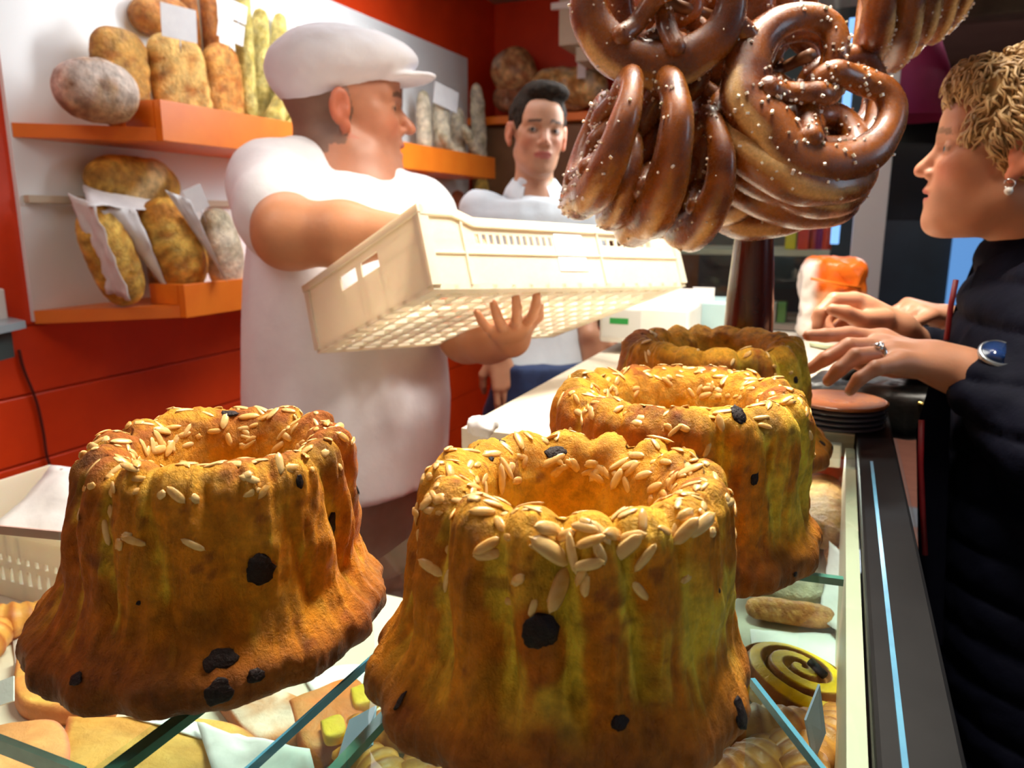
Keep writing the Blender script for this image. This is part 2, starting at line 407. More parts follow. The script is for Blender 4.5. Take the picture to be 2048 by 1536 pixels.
shelf('bread_shelf', 'lower orange shelf on the left wall holding the loaves in paper bags', 1.295, 3.24, [(62, 640), (372, 622)], None, 1.345)
part('wood_rail', *box((WX+.013, 1.2, 1.535), (WX+.03, 3.3, 1.552), .001), mat('pale_rail', (.6, .5, .36), None, rough=.5), single('shelf_rail_back', *box((WX+.0121, 1.2, 1.53), (WX+.014, 3.3, 1.5345), 0), M['white_panel'], 'thin pale wooden rail across the white panel between both shelves', 'rail'), smooth=False)

# back shelf with its brown cupboard
zb = gy(1000, 232, 3.45)[2]
bs = thing('back_shelf', 'orange shelf on the back wall above a brown wooden cupboard', 'shelf', (-.9, 3.6, 0))
part('board', *box((WX+.01, 3.45, zb-.035), (-.35, YB-.002, zb), .002), M['orange_shelf'], bs, smooth=False)
for i in range(4):
    x0 = WX+.01+i*.335
    d = part('cupboard_door', *box((x0, 3.5, 1.0), (x0+.325, 3.52, zb-.045), .003), M['brownwood'], bs, smooth=False)
    part('knob', *lathe([(0, 0), (.012, .004), (.014, .012), (.006, .02), (0, .022)], 10, (x0+.29, 3.488, 1.5)), M['steel'], d)
part('cupboard_body', *box((WX+.01, 3.522, 1.0), (-.35, YB-.002, zb-.037), 0), M['brownwood'], bs, smooth=False)
# cream ventilation box hanging under the ceiling
AY = 3.3
hb = thing('air_unit', 'cream boxed air unit hanging below the ceiling behind the pretzels', 'air unit', (-.5, 3.4, ZC-.3))
xl = gy(1118, 60, AY)[0]; zl = gy(1150, 88, AY)[2]
part('housing', *prism([(xl, AY), (.1, AY), (.1, 3.75), (xl, 3.75)], zl, ZC-.002), M['cream'], hb, smooth=False)
part('lower_tray', *prism([(xl+.06, AY+.05), (.1, AY+.05), (.1, 3.7), (xl+.06, 3.7)], zl-.06, zl), M['cream'], hb, smooth=False)
for i in range(3):
    part('grille_slat', *prism([(xl-.03, AY), (xl-.03, AY-.02), (.1, AY-.02), (.1, AY)], zl+.14+i*.05, zl+.165+i*.05), M['white'], hb, smooth=False)
# maroon lampshade, dark beams on the right
c = at(1835, 150, 2.6)
sh = thing('pendant_lampshade', 'maroon cone-shaped pendant lampshade hanging in the dark background on the right', 'lampshade', (c[0], c[1], c[2]-.14))
part('shade', *lathe([(.05, .13), (.16, -.14), (.154, -.14), (.046, .125)], 32, c), mat('maroon', (.34, .010, .07), (.28, .008, .055), 8, .6), sh)
part('cord', *tube([c+V(0, 0, .12), V(c[0], c[1], ZC)], .004, 6), M['black'], sh)
for i, (y, z) in enumerate(((2.9, 2.30), (3.5, 2.34), (4.2, 2.38))):
    tag(single('ceiling_beam', *box((.12, y, z), (2.1, y+.16, ZC-.002), .01), M['darkbeam'], smooth=False),
        ['rough dark ceiling beam nearest, above the blonde woman', 'second rough dark ceiling beam beyond the nearest one', 'farthest dark ceiling beam by the street wall'][i], 'beam', 'ceiling beams')

# glass door refrigerator with white posts
yf = 2.75
fr = thing('drinks_fridge', 'tall glass fronted fridge with white posts behind the pretzel stand', 'fridge', (-.35, yf, 0))
def post(px0, px1, name, m, dy=0, z0=0, z1=2.25, py=550):
    a = gy(px0, py, yf+dy)[0]; b = gy(px1, py, yf+dy)[0]
    return part(name, *box((a, yf+dy-.02, z0), (b, yf+dy+.03, z1), .003), m, fr, smooth=False)
M['fridge_white'] = mat('fridge_white', (.7, .72, .7), None, rough=.35)
M['led'] = mat('fridge_light', (.2, .45, .85), None, emit=1.3)
post(1321, 1349, 'post', M['fridge_white']); post(1692, 1756, 'post', M['fridge_white'], py=600)
post(1655, 1672, 'light_tube', M['led'], .0, 1.42, 2.1)
xa, xb = gy(1349, 550, yf)[0], gy(1655, 550, yf)[0]
part('back_panel', *box((xa, yf+.5, 0), (xb+.15, yf+.52, 2.25), 0), mat('fridge_back', (.05, .075, .09), (.03, .045, .055), 4, .4), fr, smooth=False)
part('top_panel', *box((xa-.05, yf-.02, 2.25), (xb+.2, yf+.52, 2.3), 0), M['fridge_white'], fr, smooth=False)
part('glass_door', *box((xa, yf, 1.2), (xb, yf+.006, 2.2), 0), M['glass'], fr, smooth=False)
part('base_panel', *box((xa, yf-.01, 0), (xb, yf+.03, 1.12), .003), M['fridge_white'], fr, smooth=False)
for k, py in enumerate((497, 640)):
    z = gy(1500, py, yf+.1)[2]
    part('wire_shelf', *box((xa, yf+.02, z-.02), (xb, yf+.4, z), 0), M['cream'], fr, smooth=False)
    cols = [(.7, .03, .02), (.65, .5, .02), (.25, .01, .08), (.7, .05, .02), (.62, .03, .02)] if k == 0 else [(.5, .16, .05), (.35, .4, .3), (.65, .6, .5), (.2, .4, .12), (.6, .15, .1)]
    xs = [1610, 1585, 1640, 1655, 1628] if k == 0 else [1420, 1445, 1560, 1575, 1400]
    labs = ['red drinks carton', 'yellow drinks carton', 'dark purple bottle', 'red can at the light tube', 'red carton beside the purple bottle'] if k == 0 else ['orange packet', 'grey green tub', 'cream tub', 'green packet', 'red lidded tub']
    for c3, px, lb in zip(cols, xs, labs):
        a = gy(px-11, 450, yf+.1)[0]; b = gy(px+11, 450, yf+.1)[0]; h = .085 if k == 0 else .07
        if 'bottle' in lb or 'can' in lb:
            v, f = lathe([(0, 0), ((b-a)/2, 0), ((b-a)/2, h*.7), ((b-a)/4, h*.85), ((b-a)/4, h), (0, h)], 14, ((a+b)/2, yf+.1, z))
        else: v, f = box((a, yf+.06, z), (b, yf+.12, z+h), .003)
        tag(single('drink_carton' if k == 0 else 'food_tub', v, f, mat('pack', c3, None, rough=.35), smooth=False), lb+(' on the upper fridge shelf' if k == 0 else ' on the lower fridge shelf'), 'package', 'packages in the fridge')
# second dark fridge / door leaf on the right, pale blue door edge
yd = 6.3
dl = thing('door_leaf', 'dark blue glazed door beyond the white fridge post', 'door', (.6, yd, 0))
part('leaf', *box((.12, yd, 0), (2.0, yd+.04, gy(1800, 210, yd)[2]), 0), mat('door_navy', (.012, .03, .048), (.008, .02, .032), 3, .35), dl, smooth=False)
part('upper_pane', *box((.2, yd-.006, gy(1800, 440, yd)[2]), (1.9, yd, gy(1800, 230, yd)[2]), 0), mat('door_pane', (.003, .005, .008), (.008, .012, .02), 5, .12), dl, smooth=False)
a = gy(1902, 500, yd)[0]; b = gy(1962, 500, yd)[0]
tag(single('window_1', *box((a, yd-.03, .9), (b, yd-.01, gy(1900, 470, yd)[2]), 0), mat('blue_daylight', (.10, .28, .62), None, emit=.8), smooth=False), kind='structure')

# ------------------------------------------------------------------ display counter
GZ = 1.235
cs = thing('display_case', 'long glass topped bakery display case with black right hand rail', 'display case', (-.3, .45, 0))
e1 = .225
def poly_box(poly, z0, z1): return prism(poly, z0, z1)
g1 = part('glass_top', *prism([(-.80, e1), (-.3235, e1), (-.3235, .478), (-.80, .385)], GZ-.008, GZ), M['glass'], cs, smooth=False)
part('glass_edge', *box((-.80, e1-.004, GZ-.0085), (-.3235, e1-.0002, GZ), 0), M['edge'], g1, smooth=False)
part('far_edge', *prism([(-.80, .3855), (-.3235, .4785), (-.3235, .4805), (-.80, .3875)], GZ-.008, GZ), mat('pale_glass_edge', (.45, .3, .26), None, rough=.3), g1, smooth=False)
g2 = part('glass_top', *prism([(-.3195, .05), (.034, .05), (.034, 1.02), (-.165, 1.02), (-.165, .855), (-.3195, .855)], GZ-.008, GZ), M['glass'], cs, smooth=False)
def divider(name, p0, p1, z0=1.10, t=.0025, m='edge', top=.0):
    p0 = np.array(p0[:2]); p1 = np.array(p1[:2]); d = unit(p1-p0); n = np.array([-d[1], d[0]])*t
    poly = [tuple(p0+n), tuple(p1+n), tuple(p1-n), tuple(p0-n)]
    g = part(name, *prism(poly, z0, GZ-.0145), M['glass'], cs, smooth=False)
    part('polished_edge', *prism(poly, GZ-.0144, GZ-.0086), M[m], g, smooth=False)
divider('glass_divider', (-.3215, .05), (-.3215, .47), t=.004)
divider('glass_divider', (-.217, .05), (-.217, .5), t=.003)
divider('glass_divider', (-.262, .05), (-.255, .46), t=.0008, m='blue_edge')
divider('glass_divider', (-.3, .585), (.022, .612), t=.003)
divider('glass_divider', gz(1505, 1360, GZ-.01), gz(1650, 1545, GZ-.01), t=.0015, m='blue_edge')
part('side_rail', *box((.036, .05, 1.17), (.078, 2.0, GZ+.002), .003), M['black'], cs, smooth=False)
part('edge_strip', *box((.0475, .05, GZ+.0022), (.0505, .90, GZ+.0045), 0), M['blue_edge'], cs, smooth=False)
part('lamp_housing', *box((-.315, .84, GZ-.04), (-.17, .853, GZ-.0095), .002), M['white'], cs, smooth=False)
part('lamp_housing', *box((-.16, 1.005, GZ-.04), (.02, 1.018, GZ-.0095), .002), M['white'], cs, smooth=False)
part('inner_side', *box((.024, .05, 1.051), (.0345, 1.003, GZ-.012), 0), M['cream'], cs, smooth=False)
FP = [(-.98, .0), (.034, .0), (.034, 1.02), (-.165, 1.02), (-.165, .855), (-.3215, .855), (-.3215, .74), (-.98, .74)]
part('tray_floor', *prism([(a_, b_) for a_, b_ in FP], 1.04, 1.05), mat('tray_lino', (.62, .58, .46), (.68, .64, .52), 6, .5), cs, smooth=False)
part('body', *prism(FP, .08, 1.0399), M['white'], cs, smooth=False)
part('front_panel', *box((.036, .0, .08), (.075, 2.0, 1.168), .004), M['black'], cs, smooth=False)
part('plinth', *prism([(a_*.97, b_*.98) for a_, b_ in FP], 0, .0799), M['black'], cs, smooth=False)
# worktop beyond the case
wt = thing('service_counter', 'beige worktop counter beyond the glass case, running to the label printer', 'counter', (-.2, 1.4, 0))
part('worktop', *prism([(-.435, .862), (-.17, .862), (-.17, 1.026), (.034, 1.026), (.034, 1.95), (-.435, 1.95)], GZ-.03, GZ), M['worktop'], wt, smooth=False)
part('cabinet', *prism([(-.41, .875), (-.18, .875), (-.18, 1.04), (.03, 1.04), (.03, 1.94), (-.41, 1.94)], 0, GZ-.0305), M['orange_panel'], wt, smooth=False)

# ------------------------------------------------------------------ kugelhopf cakes
M['cake'] = vmat('cake_crust', rough=.5, bump=.0035, bscale=170, var=.34, vscale=110, coat=.0, sss=.06, sssr=(.004, .002, .001), rvar=.14, stretch=(1, 1, .4), fine=650, spec=.25)
M['almond'] = vmat('almond', rough=.35, bump=.0002, bscale=500, var=.12, vscale=90, coat=.25, sss=.1, sssr=(.003, .002, .001))
M['raisin'] = mat('raisin', (.008, .003, .004), (.02, .006, .005), 300, .45, .002, 350, spec=.3)
def sliver(L, W, H, sd, chop=False):
    r = np.random.default_rng(sd); n, m = 9, 8; t = np.linspace(-1, 1, n); vs = []
    for i, a in enumerate(t):
        wd = (1-abs(a)**2.6)**.55 if abs(a) < 1 else .0
        if chop: wd = .25+.75*(1-abs(a)**6)
        for k in range(m):
            b = 2*math.pi*k/m; vs.append((a*L+.0004*r.normal(), math.cos(b)*W*max(wd, .05), math.sin(b)*H*max(wd, .05)+(.06*L*(1-a*a))))
    f = [[i*m+k, i*m+(k+1) % m, (i+1)*m+(k+1) % m, (i+1)*m+k] for i in range(n-1) for k in range(m)]+[list(range(m))[::-1], [(n-1)*m+k for k in range(m)]]
    return np.array(vs), f
almond_me = {}
def almond_mesh(i):
    if i not in almond_me:
        r = np.random.default_rng(40+i); ch = i % 4 == 3
        L = (.0035 if ch else r.uniform(.0055, .0085)); W = r.uniform(.0017, .0026)*(1.25 if not ch else 1.2)
        v, f = sliver(L, W, .0011, i, ch); c = lerpc((.88, .60, .24), (.80, .38, .06), r.random(len(v))**2*.5+.5*(i % 3)/2)
        o = me_obj('almond_sliver', v, f, M['almond'], col=c); almond_me[i] = o.data; bpy.data.objects.remove(o)
    return almond_me[i]
def kugelhopf(cx, cy, R, H, rim, label, seed, n_alm, raisins, lobes=16, twist=.35, ph=0, yel=None, lip=1.0, extra=(), tilt=(0, 0), lean=(0, 0)):
    NU, NV = 400, 150; r = np.random.default_rng(seed)
    k = rim/R
    pr = bez([(.30, .02), (.70, .0), (.88, .015), (.975*lip, .06), (1.0*lip, .14), (.985*lip, .20), (.93, .275), (.5*(.9+k), .42), (.55*k+.44*.9, .60), (.985*k+.0, .82), (.955*k, .92), (.88*k, .985), (.80*k, 1.0), (.71*k, .985), (.62*k, .93), (.56*k, .80), (.52*k, .6), (.47*k, .3), (.42*k, .12)], NV)
    pr = np.array(pr); dl = np.r_[0, np.cumsum(np.linalg.norm(np.diff(pr*[R, H], axis=0), axis=1))]
    s = np.linspace(0, dl[-1], NV); pr = np.stack([np.interp(s, dl, pr[:, 0]), np.interp(s, dl, pr[:, 1])], 1)
    top_i = int(np.argmax(pr[:, 1])); vv = np.arange(NV)
    rr = pr[:, 0]; zz = pr[:, 1]; outer = vv <= top_i
    A = np.where(outer, .115*smooth01(zz, .2, .42)*(1-.15*smooth01(zz, .85, 1)), .04*smooth01(zz, .4, .95))
    AZ = np.where(outer, .038*smooth01(zz, .8, 1), .038*smooth01(zz, .6, 1))
    th = np.linspace(0, 2*math.pi, NU, endpoint=False)
    T, Z = np.meshgrid(th, zz, indexing='ij'); RR = np.meshgrid(th, rr, indexing='ij')[1]
    lob = T+ph+twist*(Z-.5)*(1 if True else 0)+.05*np.sin(3*T+seed)
    c = np.abs(np.cos(lob*lobes/2)); g = (1-np.clip(c, 0, 1))**1.15*(.75+.45*np.sin(2*T+seed*1.7))             # sharp grooves, round ribs
    g = np.clip(g*1.25, 0, 1)
    nrm = np.stack([np.cos(T), np.sin(T), Z], -1)
    rb = RR*(1-A[None]*g*(.8+.4*vn(nrm*[1, 1, .3], 3, 1, seed)))
    lipm = np.exp(-((Z-.12)/.14)**2)*outer[None]
    rb = rb*(1+lipm*(.05*vn(np.stack([np.cos(T), np.sin(T), Z*.2], -1), 2.2, 2, seed+3)+.02*np.cos(lob*lobes/2*2)))
    z = (Z-AZ[None]*g)*H+H*.018*vn(nrm, 2.0, 2, seed+5)*smooth01(Z, .3, .9)
    z = z+H*.02*np.cos(T-tilt[0])*tilt[1]*Z
    P3 = np.stack([rb*np.cos(T)*R, rb*np.sin(T)*R, z], -1)
    body = smooth01(Z, .25, .5)
    d = .0013*vn(P3, 120, 3, seed)+.0022*vn(P3, 45, 2, seed+1)
    # torn fibrous relief running down the ribs
    fib = vn(np.stack([T*lobes*1.3, Z*3.0, T*0+seed], -1), 1.0, 3, seed+9)
    d = d+.0022*fib*outer[None]+.002*lipm*vn(P3*[1, 1, .5], 90, 3, seed+4)
    out = np.stack([np.cos(T), np.sin(T), np.where(Z > .9, .8, .0)], -1)*np.where(outer, 1, -1)[None, :, None]; out[..., 2] = np.abs(out[..., 2])
    P3 = P3+out*d[..., None]; P3[..., 2] = np.maximum(P3[..., 2], .0004)
    P3[..., 0] += lean[0]*P3[..., 2]/H; P3[..., 1] += lean[1]*P3[..., 2]/H
    v = P3.reshape(-1, 3)
    ia = np.arange(NU)[:, None]; ib = np.arange(NV-1)[None]; i2 = (ia+1) % NU
    f = np.stack([ia*NV+ib, i2*NV+ib, i2*NV+ib+1, ia*NV+ib+1], -1).reshape(-1, 4)
    cbot = len(v); v = np.vstack([v, [(0, 0, .001)], [(0, 0, .12*H)]])
    # colours: baked crust, yellow crumb where the skin is torn, browner foot and rim
    n1 = vn(P3, 38, 3, seed+20); n2 = vn(P3, 14, 2, seed+22); n3 = vn(P3, 160, 2, seed+24)
    crust = lerpc((.76, .275, .009), (.48, .125, .005), smooth01(n2, -.4, .5))
    yellow = np.array((.93, .66, .055)); yl = smooth01(g+.5*n1+.5*fib+.25*n3, .45, 1.0)*.65
    if yel is not None:
        ang = np.cos(T-yel[0]); yl = np.clip(yl+yel[1]*smooth01(ang, .2, .9)*smooth01(g*.7+n1+.3*fib, -.1, .45), 0, 1)
    yl = yl*outer[None]*smooth01(Z, .18, .45)
    col = lerpc(crust, np.broadcast_to(yellow, crust.shape), yl)
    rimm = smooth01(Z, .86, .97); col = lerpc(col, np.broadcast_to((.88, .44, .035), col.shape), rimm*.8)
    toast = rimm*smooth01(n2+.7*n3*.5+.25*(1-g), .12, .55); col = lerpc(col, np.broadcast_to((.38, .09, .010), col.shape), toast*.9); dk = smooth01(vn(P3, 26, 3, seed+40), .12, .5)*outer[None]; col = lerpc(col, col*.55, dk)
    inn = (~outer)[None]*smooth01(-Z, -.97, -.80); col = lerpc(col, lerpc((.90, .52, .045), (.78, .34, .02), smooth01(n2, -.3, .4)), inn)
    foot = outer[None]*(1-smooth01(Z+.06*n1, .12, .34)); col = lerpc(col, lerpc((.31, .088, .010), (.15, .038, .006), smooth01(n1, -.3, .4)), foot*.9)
    spk = smooth01(vn(P3, 95, 2, seed+31), .42, .62); col = lerpc(col, np.broadcast_to((.26, .06, .01), col.shape), spk*.6)
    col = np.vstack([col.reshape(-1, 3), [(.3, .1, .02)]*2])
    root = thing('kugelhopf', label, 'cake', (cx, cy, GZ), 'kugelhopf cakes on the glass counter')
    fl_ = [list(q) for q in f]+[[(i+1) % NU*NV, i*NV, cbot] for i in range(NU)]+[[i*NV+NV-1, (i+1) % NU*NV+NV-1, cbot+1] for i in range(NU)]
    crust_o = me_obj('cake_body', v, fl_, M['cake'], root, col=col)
    # neighbourhood normals
    dv = np.gradient(P3, axis=1); du = (np.roll(P3, -3, 0)-np.roll(P3, 3, 0)); N = np.cross(du, dv); N /= np.linalg.norm(N, axis=-1, keepdims=True)+1e-12
    du /= np.linalg.norm(du, axis=-1, keepdims=True)+1e-12
    W = P3+np.array([cx, cy, GZ]); q = W-CAM; dep = q@CF; px = 1024+FPX*(q@CR)/dep; py = 768-FPX*(q@CU)/dep; facing = (N*(-q)).sum(-1) > 0
    def stick(i, j, me, name, sink=.0009, ang=None, scale=1.0):
        o = bpy.data.objects.new(name, me) ; COL.objects.link(o); o.parent = root
        n = unit(N[i, j]); t = du[i, j]; t = unit(t-n*(t@n)); a = r.uniform(0, math.pi) if ang is None else ang
        x = t*math.cos(a)+np.cross(n, t)*math.sin(a); y = np.cross(n, x); p = P3[i, j]+n*(.0006-sink)
        Mx = Matrix(((x[0], y[0], n[0], p[0]), (x[1], y[1], n[1], p[1]), (x[2], y[2], n[2], p[2]), (0, 0, 0, 1)))
        o.matrix_local = Mx@Matrix.Scale(scale, 4); return o
    j0 = int(np.searchsorted(zz[:top_i+1], .80)); j1 = top_i+int((NV-top_i)*.28)
    for _ in range(n_alm):
        i = r.integers(NU); u = r.random(); j = int(j0+(j1-j0)*(.15+.85*u)) if r.random() > .12 else int(j0-r.integers(0, 10))
        stick(i, j, almond_mesh(int(r.integers(16))), 'almond', ang=(r.normal()*.7 if r.random() < .6 else None), scale=r.uniform(.6, 1.0))
    def pick(x, y):
        e = (px-x)**2+(py-y)**2+np.where(facing, 0, 1e6)+np.where(e_d(dep) > 0, 0, 0); i, j = np.unravel_index(np.argmin(e+dep*400), e.shape); return i, j
    e_d = lambda d: d
    for (x, y, ang, sc) in extra:
        i, j = pick(x, y); stick(i, j, almond_mesh(int(r.integers(3))+4*int(r.integers(3))), 'almond', ang=ang, scale=sc, sink=-.0006)
    for (x, y, wpx, hpx) in raisins:
        i, j = pick(x, y); d = dep[i, j]; a, b = wpx*d/FPX/2, hpx*d/FPX/2
        bm = bmesh.new(); bmesh.ops.create_icosphere(bm, subdivisions=3, radius=1)
        vv_ = np.array([p.co[:] for p in bm.verts]); ff = [[p.index for p in t.verts] for t in bm.faces]; bm.free()
        vv_ = vv_*(1+.42*vn(vv_, 1.9, 3, int(x) % 13))[:, None]
        n = unit(N[i, j]); up = unit(V(0, 0, 1)-n*n[2]); rt = np.cross(up, n); c0 = P3[i, j]
        vw = c0+vv_[:, :1]*a*rt+vv_[:, 1:2]*b*up+vv_[:, 2:3]*min(a, b)*.28*n
        me_obj('raisin', vw, ff, M['raisin'], root)
    return root
kugelhopf(-.131, .380, .106, .135, .0875, 'nearest kugelhopf, front centre, one round raisin below its almond cluster', 3, 250,
          [(1080, 1266, 74, 74), (1478, 1425, 36, 62), (1238, 1447, 40, 32), (1115, 905, 46, 26), (800, 1405, 14, 44), (1005, 882, 18, 14), (1435, 1180, 14, 10), (985, 918, 12, 12)],
          ph=.25, twist=.30, yel=(-.5, .95), lean=(.007, .001),
          extra=[(1095, 1105, 2.6, 1.5), (1150, 1105, 1.7, 1.2), (1180, 1085, .3, .9), (1250, 1090, .6, 1.2), (1110, 1175, 1.0, 1.4), (1175, 1130, .2, .9), (1130, 1070, .1, 1.1), (1200, 1110, 2.0, .9), (1290, 1110, .9, 1.0), (1372, 1065, .5, 1.1),
                 (1165, 1150, 1.2, .8), (1090, 1060, .2, 1.2), (1220, 1065, .1, 1.1), (970, 1090, .7, 1.0), (980, 1110, .2, .9), (1000, 955, 1.4, 1.2), (1010, 935, 1.9, 1.0), (1400, 1050, .2, 1.2)])
kugelhopf(-.362, .352, .1055, .135, .085, 'left kugelhopf with a big oval raisin and two dark raisin patches at its foot', 11, 260,
          [(520, 1135, 56, 72), (668, 1050, 22, 50), (455, 828, 40, 22), (440, 1322, 66, 42), (436, 1385, 52, 52), (513, 1348, 36, 30), (275, 1208, 16, 10), (600, 965, 14, 30), (150, 1360, 26, 26), (722, 975, 12, 24)],
          ph=.1, twist=.45, yel=(-.5, .15), lip=1.03, lean=(.014, .006))
kugelhopf(-.110, .604, .112, .137, .104, 'middle kugelhopf behind the nearest, a raisin at its upper right rim', 23, 260,
          [(1477, 833, 30, 42), (1510, 960, 18, 40), (1590, 1150, 12, 12)], ph=.4, twist=.25, yel=(-.3, .8), lip=1.02)
kugelhopf(-.125, .868, .128, .138, .103, 'farthest kugelhopf, almost without almonds, in front of the pretzel pole', 31, 50,
          [(1645, 885, 20, 14), (1668, 893, 10, 10), (1590, 760, 10, 16)], ph=.0, twist=.2, yel=(-.3, .8), lip=1.03)
area('case_lamp', (-.243, .836, 1.21), (-.25, .4, 1.05), .14, .012, .55, (1, .95, .86))
area('case_lamp_far', (-.07, 1.0, 1.21), (-.07, .5, 1.05), .17, .012, .3, (1, .95, .86))
# ------------------------------------------------------------------ pretzels on their stand
def camdir(x, y, z): return unit(CR*x+CU*y-CF*z)          # right, up, towards the viewer
M['pretzel'] = vmat('pretzel_crust', rough=.26, bump=.0005, bscale=60, var=.18, vscale=30, coat=.55, spec=.5, rvar=.08)
M['salt'] = mat('coarse_salt', (.85, .74, .66), None, rough=.35, sss=.2)
pz_me = {}
def pretzel_mesh(k):
    if k in pz_me: return pz_me[k]
    r = np.random.default_rng(100+k)
    half = [(0, -.84, 0), (.42, -.80, 0), (.78, -.48, 0), (.90, -.02, 0), (.80, .42, 0), (.50, .66, 0), (.20, .52, .0), (.0, .24, .10), (-.13, .06, .0), (.0, -.14, -.10), (.24, -.40, .05), (.42, -.70, .24)]
    half = np.array(half)+r.normal(size=(12, 3))*[.025, .025, .0]
    mir = half*[-1, 1, 1]; mir[7, 2] = -.10; mir[9, 2] = .10; half[0, 0] = 0
    pts = np.vstack([mir[::-1], half[1:]]); c = bez(pts, 150)
    n = len(c); s = np.linspace(-1, 1, n); a = np.abs(s)
    rad = .215*(1-smooth01(a, .0, .42))+.15+.02*smooth01(a, .1, .3)*(1-smooth01(a, .5, .8)); rad = np.where(a > .42, .178-.045*smooth01(a, .45, .75), rad*.90)
    rad = np.interp(s, s[::6], rad[::6]); rad = np.convolve(np.pad(rad, 6, 'edge'), np.ones(13)/13, 'valid'); rad = rad+.02*np.exp(-((a-.985)/.02)**2)
    rad[[0, -1]] *= .45; rad[[1, -2]] *= .85
    v, f = tube(c, rad, 20, nrm=(0, 0, 1)); v[:, 2] += 0
    seg = 20; vv = v.reshape(n, seg, 3)
    for i in range(n): vv[i] = c[i]+(vv[i]-c[i])*[1, 1, .86]
    v = vv.reshape(-1, 3); v = v+.018*vn(v, 2.2, 2, k)[:, None]*(v-np.repeat(c, seg, 0))/.15
    rel = (v-np.repeat(c, seg, 0))/np.repeat(rad, seg)[:, None]; up = rel[:, 2]; A = np.repeat(s, seg)
    n1 = vn(v, 3.5, 2, k+3)
    dark = lerpc((.29, .078, .005), (.12, .024, .003), smooth01(n1, -.3, .5)); gold = np.array((.42, .15, .018))
    col = lerpc(dark, np.broadcast_to(gold, dark.shape), smooth01(-up+.35*n1, .1, .95))
    # split on the fat belly
    outw = -(v-np.repeat(c, seg, 0))@np.array([0, 1, 0])/np.repeat(rad, seg)
    w_ = .22*np.sqrt(np.clip(1-(A/.17)**2, 0, 1)); sp = np.clip((w_-np.abs(up-.50+.12*np.sin(A*16)))/.05, 0, 1)*(np.abs(A) < .17)*(outw > 0)
    col = lerpc(col, np.broadcast_to((.72, .44, .17), col.shape), sp)
    v = v+(v-np.repeat(c, seg, 0))*(.06*sp[:, None])
    o = me_obj('pretzel', v, f, M['pretzel'], col=col); me = o.data; bpy.data.objects.remove(o)
    # salt crystals, joined
    parts = []; fr = v.reshape(n, seg, 3)
    cube = np.array([(x, y, z) for x in (-1, 1) for y in (-1, 1) for z in (-1, 1)], float)
    cf = [[0, 1, 3, 2], [4, 6, 7, 5], [0, 4, 5, 1], [2, 3, 7, 6], [0, 2, 6, 4], [1, 5, 7, 3]]
    cl = [(r.integers(0, n)) for _ in range(5)]
    for q in range(160 if k == 0 else 85):
        i = int(np.clip((cl[q % 5]+r.normal()*7) if q > 40 else r.integers(0, n), 2, n-3)); up_j = np.argsort(-(fr[i]-c[i])[:, 2])[:9]; j = int(r.choice(up_j))
        p = fr[i, j]; d = unit(p-c[i]); L = r.uniform(.009, .019)*(1.25 if k == 0 else 1)
        Rm = np.linalg.qr(r.normal(size=(3, 3)))[0]; parts.append(((cube*L*[1, .8, .7])@Rm+p+d*L*.5, cf))
    sv, sf = merge(*parts); o = me_obj('salt', sv, sf, M['salt'], smooth=False); sm = o.data; bpy.data.objects.remove(o)
    pz_me[k] = (me, sm); return pz_me[k]
def pretzel(px, py, d, R, nrm, belly, label, k, group):
    """belly: direction of the fat side in view (right, up)"""
    me, sm = pretzel_mesh(k % 4); o = bpy.data.objects.new('pretzel', me); COL.objects.link(o)
    n = camdir(*nrm); b = camdir(belly[0], belly[1], 0); y = -unit(b-n*(b@n)); x = np.cross(y, n); p = at(px, py, d)
    s = R/.96
    o.matrix_world = Matrix(((x[0]*s, y[0]*s, n[0]*s, p[0]), (x[1]*s, y[1]*s, n[1]*s, p[1]), (x[2]*s, y[2]*s, n[2]*s, p[2]), (0, 0, 0, 1)))
    c = bpy.data.objects.new('salt', sm); COL.objects.link(c); c.parent = o; c['kind'] = 'stuff'
    return tag(o, label, 'pretzel', group)
G = 'pretzels hanging on the stand'
